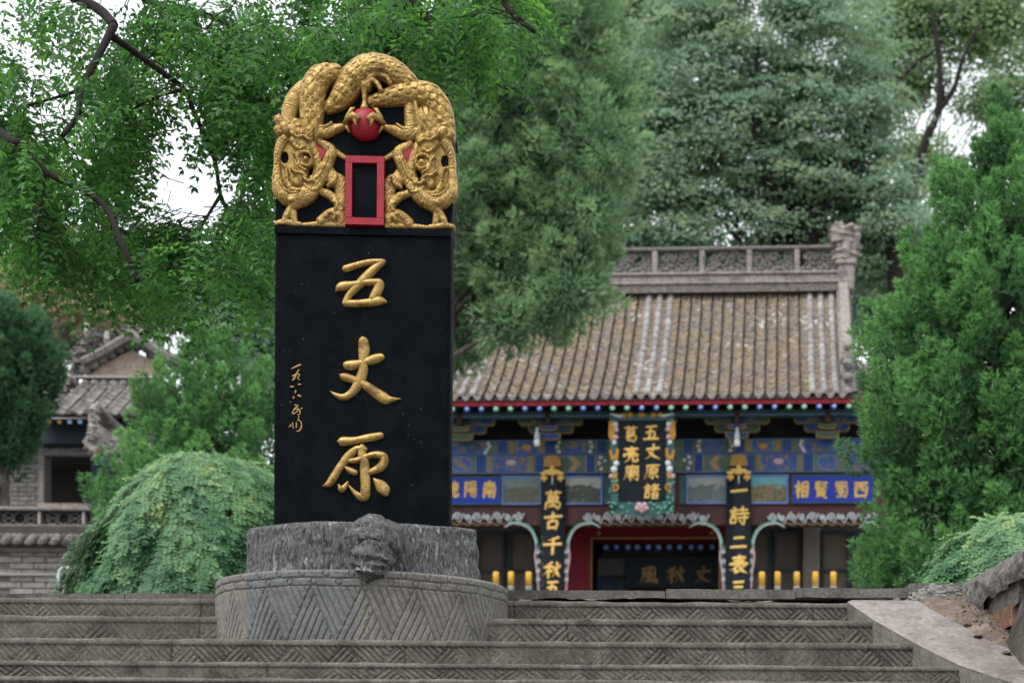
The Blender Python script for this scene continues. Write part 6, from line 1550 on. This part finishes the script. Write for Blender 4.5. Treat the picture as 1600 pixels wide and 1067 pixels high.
# far trees on the left
M_FARG = leaf_mat('distant_tree_leaf', [(0.10,0.15,0.10),(0.17,0.24,0.15),(0.26,0.33,0.2)], 0.45)
M_FARO = leaf_mat('orange_blossom', [(0.16,0.24,0.13),(0.24,0.30,0.17),(0.38,0.31,0.19),(0.55,0.34,0.21)], 0.4)
blob_tree('blossom_tree', 'distant tree with orange blossom above the left juniper', 46.0, 60, [(60,435,80,40,44),(140,470,60,34,28),(20,470,60,40,24),(100,400,60,30,18)], M_FARO, 'leaf', 150, 0.15, 0.11, 0.75, 'far trees on the left', 31, 0.2, tone_c=0.5)
blob_tree('broadleaf_tree', 'distant pale green tree above the pavilion ridge', 50.0, 230, [(230,470,90,60,50),(120,520,70,50,34),(40,530,70,60,34),(300,450,50,50,24)], M_FARG, 'leaf', 170, 0.17, 0.11, 0.85, 'far trees on the left', 32, 0.25, tone_c=0.55)
blob_tree('broadleaf_tree', 'grey-green tree showing just left of the stele behind the round juniper', 34.0, 400, [(390,500,62,90,60),(440,430,70,80,50),(350,450,40,50,22),(420,610,40,70,24)], M_SOPH, 'leaf', 190, 0.13, 0.08, 0.6, 'far trees on the left', 33, 0.25, tone_c=0.5)

# ---- weeping shrubs: leaflets hanging in overlapping rows -----------
M_WEEP = leaf_mat('weeping_leaf', [(0.03,0.09,0.04),(0.07,0.17,0.075),(0.14,0.26,0.12),(0.26,0.34,0.11)], 0.2, 0.5)
def weeping(name, label, px, d, prof, top_py, n, seed, leaf=(0.042, 0.0185), depth_k=0.8):
    """dome of hanging sprays; prof: (relative height, left px, right px)"""
    global RNG
    RNG = np.random.default_rng(seed); b = P(px, 900, d); s = d/F; hgt = P(px, top_py, d).z - TOPZ
    o = thing(name, label, 'shrub', (b.x, d, TOPZ), 0, 'weeping shrubs'); hs = [p[0] for p in prof]; lo = [(px-p[1])*s for p in prof]; hi = [(p[2]-px)*s for p in prof]
    h = RNG.random(n)**0.85; an = RNG.uniform(0, 2*math.pi, n)
    R = np.where(np.cos(an) < 0, np.interp(h, hs, lo), np.interp(h, hs, hi)); Ry = np.interp(h, hs, (np.array(lo)+np.array(hi))/2)*depth_k
    tress = np.sin(an*17 + 2.2*np.sin(h*5) + 1.5*np.sin(an*4)); lump = 1 + 0.06*np.sin(an*5+h*6) + 0.05*np.sin(an*9-h*11) + 0.035*tress + RNG.normal(size=n)*0.016 + np.where(RNG.random(n) < 0.05, RNG.uniform(0.02, 0.09, n), 0)
    cav = fbm(np.stack([np.cos(an)*2.6, np.sin(an)*2.6, h*4.2 + seed], -1), 3); lump = lump + 0.30*(cav - 0.46)
    inner = np.where(RNG.random(n) < 0.22, RNG.uniform(0.82, 0.96, n), 1.0)
    pos = np.stack([R*np.cos(an)*lump*inner, Ry*np.sin(an)*lump*inner, h*hgt + RNG.normal(size=n)*0.02], -1)
    # each spray: a rachis hanging outwards and down with paired leaflets
    rd = unit(np.stack([np.cos(an)*0.5, np.sin(an)*0.5, -0.85 + 0.9*np.clip((h-0.75)*2, 0, 1)], -1) + RNG.normal(size=(n, 3))*0.22); ln = 0.12*RNG.uniform(0.7, 1.3, n)
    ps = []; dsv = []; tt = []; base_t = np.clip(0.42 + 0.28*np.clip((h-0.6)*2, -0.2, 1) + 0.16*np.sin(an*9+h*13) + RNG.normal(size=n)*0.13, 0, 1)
    outv = unit(np.stack([np.cos(an), np.sin(an), np.full(n, 0.5)], -1)); side = unit(np.cross(rd, outv)); upv = []
    for k in range(5):
        for sg in (-1, 1):
            ps.append(pos + rd*(ln*(k+0.5)/5)[:, None]); dsv.append(unit(side*sg*0.9 + rd*0.55 + RNG.normal(size=(n, 3))*0.15)); tt.append(base_t); upv.append(np.cross(dsv[-1], outv))
    Pn = np.concatenate(ps); Dn = np.concatenate(dsv); m = len(Pn); U = np.concatenate([np.repeat(outv[None], 10, 0).reshape(-1, 3)])
    V, T = leaves(Pn, Dn, leaf[0]*RNG.uniform(0.7, 1.2, m), leaf[1]*RNG.uniform(0.8, 1.2, m), U)
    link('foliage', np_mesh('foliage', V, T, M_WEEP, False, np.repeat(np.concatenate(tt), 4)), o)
    mb = MB(); mb.tube([(0, 0, -0.05), (0.03, 0, hgt*0.4), (0, 0.02, hgt*0.8)], [0.09, 0.07, 0.05], 8)
    for k in range(22):
        a = RNG.uniform(0, 6.28); q = RNG.uniform(0.4, 0.9); mb.tube([(0, 0, hgt*0.6), (np.interp(q, hs, lo)*0.5*math.cos(a), 0.3*math.sin(a), hgt*(q*0.4+0.5)), (np.interp(q, hs, lo)*0.93*math.cos(a), np.interp(q, hs, lo)*0.75*math.sin(a), hgt*q*0.9)], [0.03, 0.02, 0.008], 5)
    mb.build('stem', M_BARK, o, True)
    # dark inner mass of old twigs
    return o
weeping('weeping_shrub', 'large dome of weeping green foliage on the left, beside the stone drum', 290, 13.0, [(0,112,520),(0.2,116,515),(0.45,134,500),(0.65,160,490),(0.8,196,470),(0.9,235,450),(0.97,275,400),(1.0,320,345)], 716, 14000, 41)
weeping('weeping_shrub', 'small pale green leafy mound behind the broken wall at right', 1580, 9.5, [(0,1405,1740),(0.2,1415,1735),(0.45,1438,1720),(0.65,1462,1700),(0.82,1492,1680),(0.94,1530,1640),(1.0,1570,1600)], 812, 5600, 42, (0.034, 0.017))

# ---- scholar tree overhanging from the left -------------------------
M_FG = leaf_mat('overhanging_leaf', [(0.022,0.07,0.022),(0.042,0.125,0.032),(0.072,0.19,0.045),(0.13,0.28,0.06)], 0.5, 0.45)
RNG = np.random.default_rng(51)
fgt = P(-420, 900, 9.6)
fg = thing('overhanging_tree', 'pinnate-leaved tree overhanging the stele from the top left', 'tree', (fgt.x, 9.6, TOPZ)); FO = Vector((fgt.x, 9.6, TOPZ))
BR = [  # visible boughs: (px, py, distance)
 [(-420,420,9.6),(-400,120,9.5),(-300,-120,9.2),(-60,-90,8.8),(80,-20,8.5),(150,12,8.4),(178,40,8.3)],
 [(178,40,8.3),(150,95,8.2),(128,140,8.15),(122,180,8.1),(98,212,8.0)],
 [(176,58,8.3),(215,85,8.4),(262,120,8.5),(288,140,8.6),(305,180,8.6),(335,250,8.7),(345,305,8.7),(370,360,8.8)],
 [(-300,-120,9.2),(-150,60,8.6),(0,205,8.0),(40,225,7.9),(70,268,7.9),(120,292,7.9),(165,325,7.9),(190,380,7.8),(215,440,7.8)],
 [(-60,-90,8.8),(150,-60,8.9),(230,2,9.0),(300,18,9.0),(350,35,9.1),(390,65,9.1),(440,105,9.1),(520,140,9.2)],
 [(150,-60,8.9),(400,-80,9.0),(560,-40,8.8),(640,0,8.7),(672,40,8.7),(690,75,8.7)],
 [(400,-80,9.0),(650,-90,8.6),(760,-30,8.4),(800,20,8.3),(835,50,8.2)],
 [(640,0,8.7),(605,40,8.6),(600,75,8.6)], [(288,140,8.6),(250,150,8.4),(215,165,8.4)], [(350,35,9.1),(370,120,9.0),(390,160,9.0),(420,210,9.0)],
 [(128,140,8.15),(80,155,8.1),(40,165,8.0)], [(70,268,7.9),(65,320,7.9),(55,370,7.9)], [(345,305,8.7),(320,345,8.6),(310,370,8.6)], [(690,75,8.7),(700,150,8.8),(715,240,8.8)]]
mb = MB(); nodes = []
for i, br in enumerate(BR):
    sm = [Vector(q) for q in catmull([tuple(P(p[0], p[1], p[2] - (0.55 if p[0] > -100 else 0)) - FO) for p in br], 6)]; n = len(sm); r0 = [0.028,0.021,0.018,0.020,0.022,0.05,0.045,0.014,0.012,0.014,0.012,0.012,0.012,0.016][i]; r1 = [0.024,0.012,0.009,0.012,0.014,0.010,0.010,0.005,0.004,0.005,0.004,0.004,0.004,0.005][i]
    mb.tube(sm, [r0 + (r1-r0)*(k/(n-1))**0.7 for k in range(n)], 8); nodes += [q for q in sm]
mb.tube([(0, 0, -0.1), (0.02, 0, 1.0), (0.0, 0.0, P(-420, 420, 9.6).z - TOPZ)], [0.26, 0.21, 0.165], 12)
nodes_np = np.array([tuple(q) for q in nodes])
# where foliage hangs: (px, py, rx, ry, sprays)
FD = [(60,60,110,70,70),(200,60,120,70,90),(330,60,110,80,95),(450,40,90,60,75),(560,30,90,55,80),(670,30,90,55,85),(770,30,85,45,75),(830,25,40,30,20),(720,90,70,40,50),(620,80,60,40,45),(780,75,60,28,26),
      (30,180,60,50,26),(40,110,60,40,30),(190,165,75,50,55),(290,190,60,45,44),(235,215,40,30,24),(380,150,60,60,60),(420,230,40,60,44),(60,260,75,45,50),(150,260,80,55,62),(215,300,65,50,52),(390,310,55,60,50),(360,390,65,50,46),(60,330,70,45,44),(160,350,80,50,58),(240,380,50,50,34),
      (190,420,70,40,48),(180,470,58,28,30),(235,455,34,26,14),(330,445,50,30,24),(400,440,45,35,24),(30,380,50,30,18),(110,395,50,25,20),(480,110,40,50,30),(415,330,25,60,20),(725,250,24,50,14),(722,300,20,30,8),(300,110,50,40,30),(120,200,50,30,16),(350,480,30,14,6),(715,130,30,40,18),(410,480,24,20,8)]
tw = []; 
for (px, py, rx, ry, n) in FD:
    for k in range(int(n*0.56)):
        a = RNG.uniform(0, 6.283); q = math.sqrt(RNG.random()); x = px + rx*q*math.cos(a); y = py + ry*q*math.sin(a)
        if ((x-304)/22)**2 + ((y-296)/27)**2 < 1 or ((x-78)/34)**2 + ((y-142)/14)**2 < 1 or ((x-20)/26)**2 + ((y-40)/18)**2 < 1 or ((x-255)/22)**2 + ((y-232)/12)**2 < 0.8: continue
        if vnoise(np.array([x/46.0, y/46.0, 3.3])) + 0.35*vnoise(np.array([x/17.0, y/17.0, 8.1])) < (0.70 if (x < 345 and y < 360) else 0.64): continue
        d = 8.35 + 0.55*RNG.normal(); d = min(max(d, 7.2), 9.8); tw.append(P(x, y, d) - FO)
tw = np.array([tuple(t) for t in tw])
# twigs from the nearest bough, pinnate leaves along them
pl_p = []; pl_d = []; pl_u = []
for k, t in enumerate(tw):
    dd = np.linalg.norm(nodes_np - t, axis=1); j = int(np.argmin(dd + 0.15*RNG.random(len(dd)))); a = nodes_np[j]
    v = t - a; L = np.linalg.norm(v); 
    if L > 0.5: a = t - v/L*0.3 + np.array([0, 0, 0.10]) + RNG.normal(size=3)*0.08; v = t - a; L = np.linalg.norm(v)
    path = [Vector(a + v*s + np.array([0, 0, 0.10*L*math.sin(s*math.pi)]) + RNG.normal(size=3)*0.012) for s in np.linspace(0, 1, 5)]
    mb.tube(path, [0.0034, 0.003, 0.0026, 0.002, 0.0015], 4, False)
    hd = unit(v + 1e-6)
    for q in range(9):
        s = 0.12 + 0.88*(q+1)/9 if L > 0.25 else 0.2 + 0.8*(q+1)/9; p = a + v*s
        od = unit(hd*0.5 + RNG.normal(size=3)*0.75*np.array([1, 1, 0.5]) + np.array([0, 0, -0.6]))
        pl_p.append(p + np.array([0, 0, 0.10*L*math.sin(s*math.pi)])); pl_d.append(od); pl_u.append(unit(np.array([0, 0, 1.0]) + RNG.normal(size=3)*0.5))
mb.build('boughs', M_DBARK, fg, True)
pl_p = np.array(pl_p); pl_d = np.array(pl_d); pl_u = np.array(pl_u); n = len(pl_p)
LL = RNG.uniform(0.13, 0.23, n); side = unit(np.cross(pl_d, pl_u)); nrm = unit(np.cross(side, pl_d)); tone = np.clip(0.42 + 0.2*RNG.normal(size=n), 0, 1)
Ps = []; Ds = []; Us = []; Ts = []; npair = 6
for k in range(npair):
    s = (k + 1.0)/npair; c = pl_p + pl_d*(LL*s)[:, None] + np.array([0, 0, -1])*(LL*0.42*s*s)[:, None]
    for sg in (-1, 1):
        Ps.append(c); Ds.append(unit(side*sg + pl_d*0.55 + np.array([0, 0, -0.22]) + RNG.normal(size=(n, 3))*0.16)); Us.append(unit(nrm + RNG.normal(size=(n, 3))*0.25)); Ts.append(tone)
c = pl_p + pl_d*LL[:, None] + np.array([0, 0, -1])*(LL*0.42)[:, None]; Ps.append(c); Ds.append(unit(pl_d + np.array([0, 0, -0.5]))); Us.append(nrm); Ts.append(tone)
Pn = np.concatenate(Ps); m = len(Pn); V, T = leaves(Pn, np.concatenate(Ds), 0.045*RNG.uniform(0.75, 1.2, m), 0.018*RNG.uniform(0.8, 1.2, m), np.concatenate(Us))
tint = np.clip(np.concatenate(Ts) + RNG.normal(size=m)*0.08, 0, 1)
link('leaves', np_mesh('leaves', V, T, M_FG, False, np.repeat(tint, 4)), fg)
print('fg leaflets', m)
print('tris', sum(len(o.data.polygons) for o in bpy.data.objects if o.type == 'MESH'))
